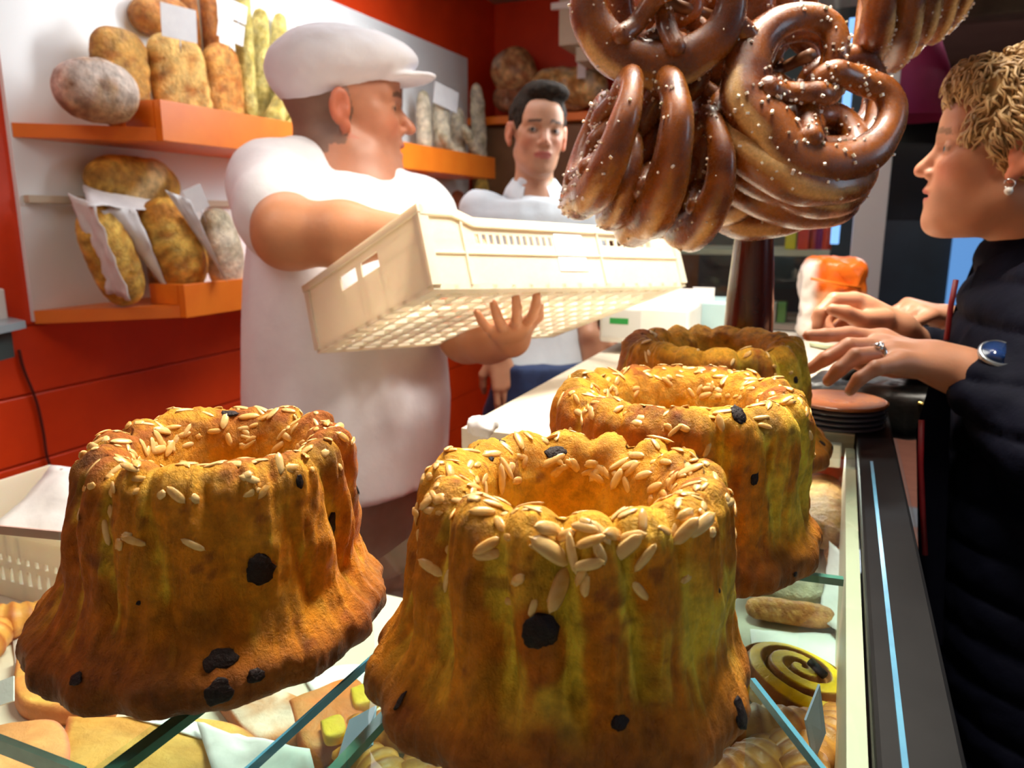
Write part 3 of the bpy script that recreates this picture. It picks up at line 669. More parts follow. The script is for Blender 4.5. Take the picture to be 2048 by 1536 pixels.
PZ = [
 (1640, 180, .78, .083, (.10, .12, 1), (-.75, -.62), 'large salted pretzel facing the viewer, frontmost of the right hand bunch', 0),
 (1592, 258, .815, .082, (.22, .50, .85), (-.45, -.85), 'pretzel directly behind the frontmost salted one', 1),
 (1567, 310, .85, .083, (.25, .66, .70), (-.3, -.9), 'third pretzel down in the right hand bunch, salt on its right side', 2),
 (1550, 350, .89, .083, (.20, .72, .62), (-.2, -.9), 'fourth pretzel down in the right hand bunch', 3),
 (1530, 330, .93, .082, (-.25, .35, .8), (-.5, -.8), 'lowest pretzel of the right hand bunch, touching the dark pole', 1),
 (1634, 182, .835, .080, (.10, .13, 1), (-.72, -.66), 'pretzel hidden behind the frontmost one, dark crust showing through its holes', 2),
 (1628, 176, .885, .080, (.08, .10, 1), (-.3, -.95), 'second pretzel behind the frontmost one, deepest of those seen through its holes', 3),
 (1206, 272, .80, .072, (-.94, .26, .20), (-.22, -1), 'leftmost pretzel of the lower row, nearly edge on, glossy dark crust', 0),
 (1240, 345, .83, .050, (-.97, .15, .16), (-.1, -1), 'small pretzel squeezed second from left in the lower row', 1),
 (1295, 300, .82, .084, (-.98, .04, .17), (0, -1), 'tall edge on pretzel third from left in the lower row', 2),
 (1380, 345, .83, .068, (-.96, -.06, .26), (.1, -1), 'salted edge on pretzel fourth from left in the lower row', 3),
 (1345, 300, .90, .082, (-.97, .0, .24), (.05, -1), 'shadowed edge on pretzel between the third and fourth of the lower row', 0),
 (1440, 310, .92, .078, (-.85, .1, .5), (.2, -1), 'shadowed pretzel right in front of the dark pole', 2),
 (1392, 150, .80, .064, (-.12, -.62, .72), (.1, -1), 'pretzel at mid height seen from below, between the two lower bunches', 3),
 (1322, -20, .76, .074, (-.15, -.30, .95), (-.25, -1), 'glossy pretzel at the top left of the bunches, cut by the upper edge', 1),
 (1375, 0, .80, .075, (-.05, -.45, .9), (-.1, -1), 'pretzel just behind the top left one', 2),
 (1430, 20, .84, .078, (.05, -.55, .85), (0, -1), 'third pretzel of the upper left bunch, hanging behind in shade', 0),
 (1480, -30, .86, .08, (.1, -.6, .85), (0, -1), 'fourth pretzel of the upper left bunch, mostly above the frame', 3),
 (1752, -30, .90, .072, (.93, -.05, .30), (.05, -1), 'pale sided pretzel nearest in the upper right row', 0),
 (1798, -25, .92, .075, (.95, -.05, .25), (.12, -1), 'second pretzel of the upper right row, floury underside', 1),
 (1842, -45, .95, .074, (.95, -.10, .25), (.2, -1), 'third pretzel of the upper right row, edge on', 2),
 (1885, -65, .98, .074, (.95, -.15, .25), (.3, -1), 'fourth pretzel of the upper right row, edge on', 3),
 (1925, -85, 1.0, .072, (.95, -.2, .25), (.35, -1), 'rightmost pretzel of the upper right row, before the dark beams', 0),
]
for p in PZ: pretzel(*p[:7], p[7], G) if False else pretzel(p[0], p[1], p[2], p[3], p[4], p[5], p[6], p[7], G)
# stand: tapered turned pole with dowels
pb_ = at(1500, 600, 1.0); sx, sy = pb_[0], pb_[1]
zt = 1.98; z600 = pb_[2]
st = thing('pretzel_stand', 'dark red brown turned wooden stand carrying the pretzels behind the farthest kugelhopf', 'pretzel stand', (sx, sy, GZ))
part('pole', *lathe([(0, GZ+.02), (.036, GZ+.02), (.033, GZ+.06), (.030, z600), (.0235, z600+.09), (.021, z600+.18), (.019, zt), (0, zt+.01)], 32, (sx, sy, 0)), M['stand'], st)
part('base', *lathe([(0, GZ+.0005), (.048, GZ+.0005), (.049, GZ+.012), (.040, GZ+.02), (0, GZ+.02)], 32, (sx, sy, 0)), M['stand'], st)
for tgt in ((1250, 215, .80), (1620, 110, .76), (1330, 5, .76), (1860, -20, 1.0), (1400, 110, .82)):
    e = at(*tgt); a = V(sx, sy, e[2]+.012)
    part('dowel', *tube([a, e], .0065, 8), M['dowel'], st)

# ------------------------------------------------------------------ breads
M['bread'] = vmat('bread_crust', rough=.5, bump=.010, bscale=32, var=.5, vscale=34, spec=.4, rvar=.12, fine=120)
def loaf(name, p0, p1, r, label, cat, group, base=(.50, .20, .04), hi=(.72, .42, .12), flour=0, flat=1.0, n_=None, seed=0, pw=2.6, lump=.10, cuts=0, fl_col=(.80, .72, .55), bend=None):
    p0, p1 = np.array(p0, float), np.array(p1, float); mid = (p0+p1)/2
    if bend is not None: mid = mid+np.array(bend)
    c = bez([p0, (p0+mid)/2+(0 if bend is None else np.array(bend)*.3), mid, (p1+mid)/2+(0 if bend is None else np.array(bend)*.3), p1], 44); t = np.linspace(-1, 1, len(c))
    rad = r*np.maximum(1-np.abs(t)**pw, .0)**(1/2.2)+r*.01
    seg = 28; v, f = tube(c, rad, seg, flat=flat, nrm=n_)
    cc = np.repeat(c, seg, 0); dd = v-cc; sc = 1/max(r, .01)*.9
    nz = vn(v, sc, 3, seed); v = v+dd*(lump*nz)[:, None]
    n4 = vn(v, sc*4.5, 3, seed+2); v = v+dd*(.05*n4)[:, None]; col = lerpc(base, hi, smooth01(.7*nz+.9*n4, -.4, .4))
    if cuts:
        A = np.repeat(t, seg); ph = np.arctan2(*(np.array([dd@unit(np.cross(c[-1]-c[0], n_ if n_ is not None else (0, 0, 1))), dd@unit(n_ if n_ is not None else (0, 0, 1))])))
        k = smooth01(np.cos((A*cuts+ph*.35)*math.pi), .55, .95)*(np.cos(ph) > .1); v = v+dd*(.08*k)[:, None]; col = lerpc(col, np.broadcast_to((.85, .66, .34), col.shape), k*.7)
    if flour:
        q = smooth01(vn(v, sc*1.6, 3, seed+7)+flour-.5, -.15, .35)*smooth01(dd[:, 2]/r+.4, -.4, .5); col = lerpc(col, np.broadcast_to(fl_col, col.shape), q*.85)
    return single(name, v, f, M['bread'], label, cat, group, col=col, base=(c[len(c)//2][0], c[len(c)//2][1], v[:, 2].min()))
ZS = 1.705; ZL = 1.295
def onx(px, py, x=-1.60): return gx(px, py, x)
GB = 'loaves on the upper shelf'
def stood(x, px0, py0, px1, py1, z=ZS, **k):
    a, b = gx(px0, py0, x), gx(px1, py1, x); return a, b
# shelf breads: (top pixel) (foot pixel) depth plane, radius
def sb(name, x, top, foot, r, label, cat='bread', group=GB, zf=ZS, **k):
    a = gx(*top, x); b = gx(*foot, x); b[2] = zf+.004+(k.pop('up', 0)); return loaf(name, b, a, r, label, cat, group, n_=(1, 0, 0), **k)
a, b = gx(118, 205, -1.53), gx(262, 200, -1.53); a[2] = b[2] = ZS+.068
loaf('round_loaf', a, b, .066, 'flour dusted brown loaf lying alone at the near end of the upper shelf', 'bread', GB, base=(.30, .13, .05), hi=(.55, .33, .15), flour=.75, seed=1, lump=.14, n_=(0, 0, 1), fl_col=(.78, .68, .6))
sb('tall_loaf', -1.60, (235, 55), (245, 235), .075, 'upright golden loaf behind the flour dusted one', flat=.55, seed=2, lump=.12, base=(.42, .14, .02), hi=(.72, .40, .09), pw=5)
sb('tall_loaf', -1.585, (345, 65), (372, 240), .085, 'large upright golden loaf with a bright left side, middle of the upper shelf', flat=.5, seed=3, lump=.12, base=(.46, .17, .025), hi=(.82, .52, .15), pw=5)
sb('tall_loaf', -1.60, (440, 85), (455, 240), .062, 'upright orange brown loaf beside the yellow baguettes', flat=.55, seed=4, lump=.14, base=(.45, .14, .02), hi=(.70, .34, .07), pw=5)
a, b = gx(265, 28, -1.66), gx(375, 38, -1.66)
loaf('round_loaf', a, b, .05, 'orange brown round loaf lying on top of the upright loaves', 'bread', GB, base=(.40, .12, .02), hi=(.66, .3, .07), seed=5, n_=(1, 0, 0))
sb('brown_baguette', -1.665, (372, -40), (400, 220), .022, 'dark brown baguette left of its pair, standing behind the large golden loaf', cat='baguette', seed=6, base=(.30, .08, .012), hi=(.5, .18, .03), pw=8, up=.01)
sb('brown_baguette', -1.65, (412, -60), (430, 200), .022, 'dark brown baguette right of its pair, behind the price cards', cat='baguette', seed=7, base=(.36, .1, .015), hi=(.55, .2, .035), pw=8, up=.02)
YB_ = dict(base=(.44, .33, .06), hi=(.68, .56, .18), pw=9, lump=.05)
GY = 'pale yellow baguettes on the upper shelf'
for i, (x, tp, ft, rr, lb) in enumerate([
  (-1.60, (478, -60), (500, 250), .025, 'tall pale yellow baguette, leftmost of the upright ones'),
  (-1.64, (520, 15), (520, 250), .026, 'second upright pale yellow baguette'),
  (-1.65, (560, 25), (545, 250), .024, 'third upright pale yellow baguette, half hidden by a leaning one'),
  (-1.66, (600, 50), (570, 250), .022, 'pale yellow baguette standing at the back against the white panel'),
  (-1.54, (648, 58), (520, 262), .030, 'thick pale yellow baguette leaning to the right across the others'),
  (-1.52, (668, 135), (560, 268), .027, 'short pale yellow baguette leaning low towards the white cap'),
  (-1.51, (700, 190), (612, 272), .026, 'lowest pale yellow baguette, half behind the baker'),
  (-1.58, (640, 95), (588, 255), .020, 'thin pale yellow baguette between the two leaning ones')]):
    sb('yellow_baguette', x, tp, ft, rr, lb, cat='baguette', group=GY, seed=20+i, **YB_)
for i, (tp, ft, lb) in enumerate([((655, 50), (650, 240), 'dark roll tip left of the white cap'), ((685, 50), (670, 250), 'dark roll tip directly left above the cap'), ((712, 60), (700, 250), 'dark roll tip above the cap'), ((740, 68), (730, 250), 'dark roll tip behind the cap top'), ((798, 95), (790, 270), 'black dark loaf showing above the cap peak')]):
    sb('dark_baguette', -1.675, tp, ft, .019, lb, cat='baguette', group='dark crusted baguettes at the white panel', seed=40+i, base=(.08, .02, .008), hi=(.2, .06, .02), pw=7)
for i, (x, tp, ft, rr, lb) in enumerate([
  (-1.60, (846, 180), (850, 296), .030, 'white floured baguette right beside the bakers face'),
  (-1.57, (880, 190), (885, 300), .036, 'white floured loaf below the blank price card'),
  (-1.60, (915, 215), (918, 304), .034, 'white floured loaf in the middle of the pale group'),
  (-1.60, (952, 165), (962, 306), .034, 'tallest white floured loaf at the far end of the upper shelf'),
  (-1.52, (925, 250), (975, 308), .024, 'small white floured roll leaning at the far shelf end'),
  (-1.52, (880, 262), (925, 306), .022, 'small white floured roll lying in front of the pale loaves')]):
    sb('floury_loaf', x, tp, ft, rr, lb, group='white floured loaves on the upper shelf', seed=50+i, base=(.45, .38, .2), hi=(.75, .68, .48), flour=.8, pw=4, lump=.14)
def card(px, py, x, w_, h_, label, rot=0, blue=False):
    c = gx(px, py, x); a = R_(rot); ex = V(.35, .94*math.cos(a), math.sin(a)); ex = unit(ex); ez = unit(V(0, -math.sin(a), math.cos(a))); n = np.cross(ex, ez)
    v = [c+ex*i*w_/2+ez*j*h_/2+n*k for k in (-.001, .001) for (i, j) in ((-1, -1), (1, -1), (1, 1), (-1, 1))]
    o = single('price_card', v, [[3, 2, 1, 0], [4, 5, 6, 7], [0, 1, 5, 4], [1, 2, 6, 5], [2, 3, 7, 6], [3, 0, 4, 7]], M['paper'] if not blue else M['bluepaper'], label, 'price card', 'blank looking price cards', smooth=False)
    pv, pf = tube([c-ez*h_/2+n*.002, c-ez*(h_/2+.03)+n*.002], .0015, 5); part('pin', pv, pf, M['steel'], o); return o
M['bluepaper'] = mat('bluish_paper', (.42, .52, .72), (.36, .46, .66), 12, .6)
card(358, 46, -1.50, .085, .075, 'blank white price card pinned on the large golden loaf', -3)
card(462, 62, -1.575, .075, .055, 'grey white price card in front of the baguettes', -14)
card(478, 25, -1.58, .045, .05, 'small price card at the foot of the tallest yellow baguette', -14)
card(892, 195, -1.53, .13, .085, 'large white price card on the floured loaves', -14)
card(748, 66, -1.68, .06, .035, 'grey clip card on the white panel above the cap', -18)
# lower shelf: loaves in paper bags
GL = 'loaves on the lower shelf'
a, b = gx(175, 352, -1.62), gx(350, 378, -1.62)
loaf('oval_loaf', a, b, .062, 'golden oval loaf lying crosswise on the paper bags of the lower shelf', 'bread', GL, base=(.42, .2, .025), hi=(.74, .44, .07), seed=61, n_=(1, 0, 0), lump=.05, cuts=1)
lf = sb('bagged_loaf', -1.56, (180, 410), (262, 600), .058, 'long golden loaf in a paper bag, left on the lower shelf', group=GL, zf=ZL, seed=62, base=(.55, .26, .03), hi=(.86, .55, .1), flat=.8, pw=3, lump=.05)
lf = sb('bagged_loaf', -1.53, (315, 395), (375, 555), .078, 'large glossy golden loaf in a paper bag, middle of the lower shelf', group=GL, zf=ZL, seed=63, base=(.55, .22, .02), hi=(.88, .56, .1), flat=.8, pw=3, lump=.04, up=.02)
sb('floury_loaf', -1.58, (425, 415), (460, 550), .06, 'grey floured loaf partly behind the bakers shoulder', group=GL, zf=ZL, seed=64, base=(.4, .33, .2), hi=(.62, .55, .38), flour=.6, flat=.7, pw=3, lump=.14)
sb('brown_loaf', -1.64, (330, 470), (325, 590), .04, 'dark brown loaf in shade between the two bagged loaves', group=GL, zf=ZL, seed=65, base=(.2, .06, .01), hi=(.35, .12, .02), pw=3)
for i, (tp, ft, r2, b_, lb) in enumerate([((848, 350), (860, 420), .04, (.25, .06, .02), 'dark red brown loaf below the shelf beside the bakers chin'), ((915, 380), (918, 440), .045, (.2, .05, .015), 'dark brown loaf showing above the crate rim'), ((965, 352), (955, 420), .04, (.6, .4, .08), 'yellow loaf at the far end of the lower shelf')]):
    sb('far_loaf', -1.58, tp, ft, r2, lb, group='far loaves on the lower shelf', zf=ZL, seed=70+i, base=b_, hi=tuple(min(.9, 1.5*c_) for c_ in b_), pw=3)
def sheet(name, pts, th, m, label, cat, group=None, amp=.004, seed=0, nu=14, nv=14):
    """crumpled paper: four corners in world space, bilinear, with real thickness"""
    A, B, C_, D = [np.array(p, float) for p in pts]; u, v_ = np.meshgrid(np.linspace(0, 1, nu), np.linspace(0, 1, nv), indexing='ij')
    P_ = (A*(1-u[..., None])+B*u[..., None])*(1-v_[..., None])+(D*(1-u[..., None])+C_*u[..., None])*v_[..., None]
    n = unit(np.cross(B-A, D-A)); sc = 3.5/max(np.linalg.norm(B-A), .02); P_ = P_+n*(amp*vn(P_, sc, 3, seed))[..., None]
    Q = np.vstack([P_.reshape(-1, 3), (P_-n*th).reshape(-1, 3)]); N = nu*nv; f = []
    for i in range(nu-1):
        for j in range(nv-1):
            a = i*nv+j; f += [[a, a+nv, a+nv+1, a+1], [N+a+1, N+a+nv+1, N+a+nv, N+a]]
    for i in range(nu-1): a, b = i*nv, (i+1)*nv; f += [[a, N+a, N+b, b], [a+nv-1, b+nv-1, N+b+nv-1, N+a+nv-1]]
    for j in range(nv-1): a = j; f += [[a, a+1, N+a+1, N+a], [(nu-1)*nv+a, N+(nu-1)*nv+a, N+(nu-1)*nv+a+1, (nu-1)*nv+a+1]]
    return single(name, Q, f, m, label, cat, group)
def bag(pxs, x0, label, seed):
    pts = [gx(a, b, x0+dx) for a, b, dx in pxs]; return sheet('paper_bag', pts, .002, M['paper'], label, 'paper bag', 'paper bags around the lower loaves', .012, seed)
bag([(165, 375, -.12), (330, 372, -.12), (345, 420, -.02), (175, 412, .02)], -1.52, 'white paper bag fold under the oval loaf', 3)
bag([(138, 385, -.05), (190, 412, 0), (262, 600, .03), (215, 585, -.06)], -1.50, 'white paper bag along the left side of the bagged loaf', 4)
bag([(200, 420, .0), (270, 415, .02), (345, 598, .02), (300, 540, -.03)], -1.53, 'white paper bag between the two bagged loaves', 5)
bag([(330, 380, .0), (380, 400, .02), (455, 565, .05), (425, 520, .0)], -1.47, 'white paper bag on the right of the large glossy loaf', 6)
card(392, 398, -1.47, .05, .06, 'small tilted price card above the grey floured loaf', 25)
# back shelf breads
def back(px0, py0, px1, py1, r, label, seed, y=3.6, **k):
    a, b = gy(px0, py0, y), gy(px1, py1, y); return loaf('country_loaf', a, b, r, label, 'bread', 'loaves on the back shelf', seed=seed, n_=(0, 0, 1), **k)
back(988, 195, 1085, 200, .07, 'brown loaf underneath the round one on the back shelf', 81, base=(.35, .12, .05), hi=(.5, .25, .12), flour=.3)
back(990, 165, 1065, 120, .105, 'round floured loaf on top of the pile on the back shelf', 82, base=(.45, .17, .06), hi=(.8, .5, .22), flour=.45, pw=3, lump=.16)
back(1065, 172, 1215, 180, .085, 'long floured loaf in the middle of the back shelf', 83, base=(.5, .22, .05), hi=(.85, .6, .25), flour=.4, pw=4, lump=.16)
back(1060, 205, 1180, 207, .04, 'flat brown loaf lying under the long floured one', 84, base=(.3, .12, .05), hi=(.5, .25, .1))
c = gy(1163, 140, 3.5); o = single('price_tag', *box(c-V(.02, .001, .035), c+V(.02, .001, .035), 0), M['paper'], 'tiny upright white price tag on the back shelf loaves', 'price tag', smooth=False)
# ------------------------------------------------------------------ people
SKB = dict(rough=.48, bump=.0003, bscale=220, var=.07, vscale=30, spec=.4, coat=.04)
M['skin_a'] = vmat('skin_ruddy', sss=.25, sssr=(.010, .004, .002), **SKB)
M['skin_b'] = vmat('skin_tanned', sss=.2, sssr=(.010, .004, .002), **SKB)
M['tshirt'] = mat('white_cotton', (.78, .78, .83), (.72, .71, .77), 12, .8, .0012, 40, sheen=.1)
M['polo'] = mat('white_polo_cotton', (.62, .68, .72), (.56, .62, .67), 12, .8, .0012, 40)
M['denim'] = mat('navy_denim', (.012, .03, .10), (.008, .02, .07), 30, .8, .0005, 200)
M['khaki'] = mat('grey_trouser', (.30, .29, .24), (.24, .23, .19), 14, .8, .001, 60)
M['shoe'] = mat('dark_shoe', (.03, .025, .02), None, rough=.5)
M['eyeball'] = vmat('eyeball', rough=.1, bump=0, var=.02, coat=.6)
M['puffer'] = mat('navy_down_jacket', (.0020, .0025, .009), (.003, .0035, .011), 22, .75, .0015, 60, spec=.10)
M['lining'] = mat('red_lining', (.26, .006, .012), (.18, .004, .01), 30, .55)
M['hair_dark'] = mat('dark_hair', (.010, .007, .005), (.028, .018, .011), 90, .8, .0012, 260, spec=.15)
M['hair_blond'] = mat('blond_grey_hair', (.66, .42, .17), (.30, .17, .07), 35, .45, .0004, 300, lo=.3, hi=.7)
M['hair_grey'] = mat('greying_stubble', (.10, .075, .055), (.06, .045, .035), 200, .7, .0008, 500)
M['silver'] = mat('silver', (.75, .74, .72), (.6, .6, .6), 60, .18, metal=1)
M['pearl'] = mat('pearl', (.8, .75, .68), None, rough=.15, coat=.5)
def basis(fwd, up=(0, 0, 1), roll=0):
    y = unit(fwd); x = unit(np.cross(y, up)); z = np.cross(x, y)
    if roll: x, z = x*math.cos(roll)+z*math.sin(roll), z*math.cos(roll)-x*math.sin(roll)
    return np.stack([x, y, z], 1)                                   # columns: right, forward, up
def head(S, c, B, s, nose=1.0, jaw=1.0, jowl=0, fat=1.0, neck=.056, mouth=0.0, brow=1.0, neck_to=None):
    c = np.array(c, float); L = lambda x, y, z: c+B@(V(x, y, z)*s)
    E = lambda p, r, k=.01, op='+', M_=None: S.ell(L(*p), V(*r)*s, k*s, op, B if M_ is None else M_)
    Cn = lambda a, b, ra, rb, k=.01, op='+': S.cone(L(*a), L(*b), ra*s, rb*s, k*s, op)
    E((0, -.015, .040), (.073, .094, .084), .01)
    E((0, .03, -.012), (.060*fat, .062, .085), .03)
    E((0, .050, .050), (.052, .042, .046), .02)                       # forehead
    for q in (-1, 1):
        Cn((q*.050*fat, .0, -.05), (q*.018*jaw, .066, -.088), .020, .018, .028)
        E((q*.036*fat, .052, -.022), (.025, .026, .026), .022)        # cheek
        Cn((q*.042, .066, .032), (q*.012, .084, .027), .010*brow, .009*brow, .012)
        Cn((q*.052, .045, .004), (q*.030, .074, -.010), .010, .010, .014)   # cheekbone
    E((0, .066, -.052), (.033, .030, .030), .02)                      # muzzle
    E((0, .078, -.092), (.018, .016, .016), .018)                     # chin
    E((0, .03, -.075), (.04*fat, .045, .03), .03)
    if jowl: E((0, .02, -.105), (.055, .055, .04*jowl), .03); E((-.045, .015, -.07), (.03, .04, .03*jowl), .03); E((.045, .015, -.07), (.03, .04, .03*jowl), .03)
    for q in (-1, 1):
        E((q*.031, .094, .010), (.019, .017, .013), .012, '-')
        E((q*.031, .0705, .010), (.0155, .0150, .0140), .003)           # lids
        E((q*.0315, .088, .0095), (.0120, .0085, .0029), .0015, '-')
    Cn((0, .082, .016), (0, .100*nose+.002, -.014), .0075, .0095, .010)
    E((0, .1035*nose, -.020), (.0105, .012, .0095), .006)
    for q in (-1, 1): E((q*.0115, .093, -.025), (.0075, .010, .0075), .005)
    for q in (-1, 1): E((q*.006, .100, -.0325), (.0035, .005, .004), .003, '-')
    E((0, .0915+.001, -.0475), (.022, .0085, .0055), .005)            # upper lip
    E((0, .0885, -.0610-mouth*.4), (.019, .0085, .0062), .005)        # lower lip
    E((0, .096, -.0540-mouth*.2), (.020, .012, .0012+mouth*.25), .0025, '-')
    for q in (-1, 1):                                                  # ears
        a = R_(18); M_ = B@np.array([[math.cos(q*.35), -math.sin(q*.35), 0], [math.sin(q*.35), math.cos(q*.35), 0], [0, 0, 1]])
        E((q*.080, -.010, .004), (.0075, .019, .031), .004, '+', M_)
        E((q*.088, -.006, .006), (.0065, .0115, .020), .003, '-', M_)
        E((q*.078, -.002, -.004), (.006, .008, .010), .004)
        E((q*.077, -.001, -.026), (.0065, .009, .011), .005)
    nb = L(0, -.028, -.05); nt = L(0, -.045, -.19) if neck_to is None else np.array(neck_to, float)
    S.cone(nb, nt, neck*s, neck*1.12*s, .025*s)
    return L
def face_colour(v, c, B, s, skin, lips, brow, shade=None, blush=.3, beard=0, beardc=(.2, .12, .09)):
    q = (v-np.array(c))@B/s; x, y, z = q[:, 0], q[:, 1], q[:, 2]
    col = np.tile(np.array(skin, float), (len(v), 1)); near = (np.abs(z) < .2) & (np.linalg.norm(q, axis=1) < .17)
    ch = np.exp(-(((np.abs(x)-.042)/.02)**2+((z+.022)/.022)**2))*(y > .02); col = lerpc(col, np.broadcast_to(V(*skin)*[1.05, .66, .6], col.shape), np.clip(ch*blush*2, 0, 1))
    nt = np.exp(-((x/.016)**2+((z+.02)/.016)**2))*(y > .085); col = lerpc(col, np.broadcast_to(V(*skin)*[1.0, .66, .6], col.shape), nt*blush*1.6)
    er = (np.abs(x) > .072)*(np.abs(z) < .045)*(np.abs(y) < .04); col = lerpc(col, np.broadcast_to(V(*skin)*[1.05, .62, .55], col.shape), er*.7)
    if beard:
        bd = smooth01(-z, .028, .05)*smooth01(y, -.01, .02)*(z > -.14); bd = np.maximum(bd*.8, np.exp(-((z+.038)/.007)**2)*(np.abs(x) < .035)*(y > .07)); col = lerpc(col, np.broadcast_to(beardc, col.shape), bd*beard)
    lp = ((x/.024)**2+((z+.0535)/.0105)**2 < 1)*(y > .078)*near; col = lerpc(col, np.broadcast_to(lips, col.shape), lp*.85)
    bz = .034-.18*(np.abs(x)-.012)*(np.abs(x)-.03)*30; br = (np.abs(z-bz) < .0042)*(np.abs(x) > .012)*(np.abs(x) < .047)*(y > .045); col = lerpc(col, np.broadcast_to(brow, col.shape), br*.8)
    ls = (((np.abs(x)-.0315)/.0145)**2+((z-.0095)/.0058)**2 < 1)*(y > .074); col = lerpc(col, np.broadcast_to(V(*brow)*.8, col.shape), ls*.55)
    return col
def eyes(root, c, B, s, iris, look=(0, 0)):
    for q in (-1, 1):
        bm = bmesh.new(); bmesh.ops.create_uvsphere(bm, u_segments=24, v_segments=16, radius=1)
        v = np.array([p.co[:] for p in bm.verts]); f = [[p.index for p in t.verts] for t in bm.faces]; bm.free()
        g = unit([look[0], 1, look[1]]); a = v@g; col = np.tile(V(.55, .50, .47), (len(v), 1)); col[a > .82] = iris; col[a > .94] = (.005, .005, .005)
        ctr = np.array(c)+B@(V(q*.031, .0705, .010)*s); part('eye', ctr+(v*.0138*s)@B.T, f, M['eyeball'], root, col=col)
def hand(S, wrist, fdir, pnorm, thumb, curls, s=1.0, spread=.12, tcurl=.5):
    """fdir: knuckle direction, pnorm: where the palm faces, thumb: +1/-1 side along cross(fdir, pnorm)"""
    f = unit(fdir); n = unit(np.array(pnorm)-f*(np.array(pnorm)@f)); t = np.cross(f, n)*thumb; w = np.array(wrist, float)
    k = .012*s
    for i, (o, l) in enumerate(((.027, .088), (.009, .092), (-.009, .088), (-.026, .080))):
        kn = w+(f*l+t*o)*s; S.cone(w+(t*o*.55+f*.012)*s, kn, .0155*s, .0118*s, k)
        cu = curls[i]; d = unit(f+t*(o/.027)*spread); p = kn; ang = 0; L3 = [(.042, .026, .021), (.046, .029, .022), (.043, .027, .021), (.034, .021, .019)][i]
        rr = [.0098, .0088, .0080, .0066]
        for j in range(3):
            ang += cu[j]; dd = d*math.cos(ang)+n*math.sin(ang); p2 = p+dd*L3[j]*s; S.cone(p, p2, rr[j]*s*(.92 if i == 3 else 1), rr[j+1]*s*(.92 if i == 3 else 1), .003*s); p = p2
    b = w+(f*.020+t*.020+n*.006)*s; d1 = unit(f*.75+t*.8+n*.35); p1 = b+d1*.042*s; d2 = unit(f*.9+t*(.35-.3*tcurl)+n*(.3+.5*tcurl)); p2 = p1+d2*.032*s; d3 = unit(d2+(n*.5-t*.4)*tcurl); p3 = p2+d3*.026*s
    S.cone(b, p1, .0165*s, .0125*s, k); S.cone(p1, p2, .0118*s, .0100*s, .004*s); S.cone(p2, p3, .0100*s, .0078*s, .003*s)
def puff(v, f, z0, step, amp, dirs=None):
    n = vnormals(v, f); z = v[:, 2]; h = np.abs(np.sin((z-z0)/step*math.pi)); return v+n*(amp*(h**.5-.6))[:, None]
def folds(v, f, amp, sc, seed, st=(1, 1, .35)):
    n = vnormals(v, f); q = vn(v*np.array(st), sc, 3, seed); return v+n*(amp*(1-np.abs(q)*3.2))[:, None]
def collar_band(root, top, tf, rt_, rb_, h, gap, m, back=.02, th=.005):
    fx = V(tf[1], -tf[0], 0); A = np.linspace(R_(gap), R_(360-gap), 33); n = len(A); P_ = []
    for k, (r1, dz, o) in enumerate(((rb_, -h, 0), ((rt_+rb_)/2+.004, -h*.5, 0), (rt_, 0, 0), (rt_-th, -.001, 0), ((rt_+rb_)/2-th, -h*.5, 0), (rb_-th, -h+.001, 0))):
        for a in A:
            z = -math.cos(a)*back-.012*math.exp(-((min(a, 2*math.pi-a)-R_(gap))/.3)**2); z2 = dz*(1+.35*math.exp(-((min(a, 2*math.pi-a)-R_(gap))/.35)**2))
            P_.append(top+(tf*math.cos(a)*1.08+fx*math.sin(a))*r1+V(0, 0, z+z2))
    f = [[k*n+i, ((k+1) % 6)*n+i, ((k+1) % 6)*n+i+1, k*n+i+1] for k in range(6) for i in range(n-1)]+[[k*n for k in range(6)], [k*n+n-1 for k in range(6)][::-1]]
    return part('collar', P_, f, m, root)
def perp(px):
    r = ray(px, 437); h = unit([r[0], r[1], 0]); return h, V(h[1], -h[0], 0)      # away from the camera, to the right
def trousers(root, hip, fwd, z_top, m, sw=.17, shoes=True, name='trousers'):
    fy = unit([fwd[0], fwd[1], 0]); fx = V(fy[1], -fy[0], 0); S = SDF(); hx, hy = hip
    S.loft([(z_top-.22, hx, hy, sw*.95, .12), (z_top-.1, hx, hy, sw, .135), (z_top, hx, hy, sw*.95, .125)], fy)
    for q in (-1, 1):
        a = V(hx, hy, z_top-.16)+fx*q*sw*.5; kn = V(hx, hy, .50)+fx*q*sw*.52+fy*.01; an = V(hx, hy, .09)+fx*q*sw*.55-fy*.01
        S.chain([a, kn, an], [.095, .072, .06], .03)
    v, f = S.mesh(.009); part(name, folds(v, f, .004, 9, 3), f, m, root)
    for q in (-1, 1):
        p = V(hx, hy, .045)+fx*q*sw*.55; T = SDF(); T.ell(p+fy*.05, (.048, .13, .042), M=basis(fy)).ell(p-fy*.03, (.045, .06, .06), .02, M=basis(fy)); T.ell(p-V(0, 0, .045+.5), (.6, .6, .5), .001, '-')
        v, f = T.mesh(.007); part('shoe', v, f, M['shoe'], root)

# crate frame, shared by the crate and the hand under it
_A, _B, _F = at(834, 410, 1.0), at(608, 573, 1.26), at(1342, 447, 1.345)
_u = unit(_F-_A); _v = unit((_B-_A)-_u*((_B-_A)@_u)); CN = np.cross(_u, _v); CN = CN if CN@(at(895, 555, 1.03)-_A) > 0 else -CN
def bpt(px, py, off):
    r = ray(px, py); o = _A+CN*(.114+off); return CAM+r*(((o-CAM)@CN)/(r@CN))
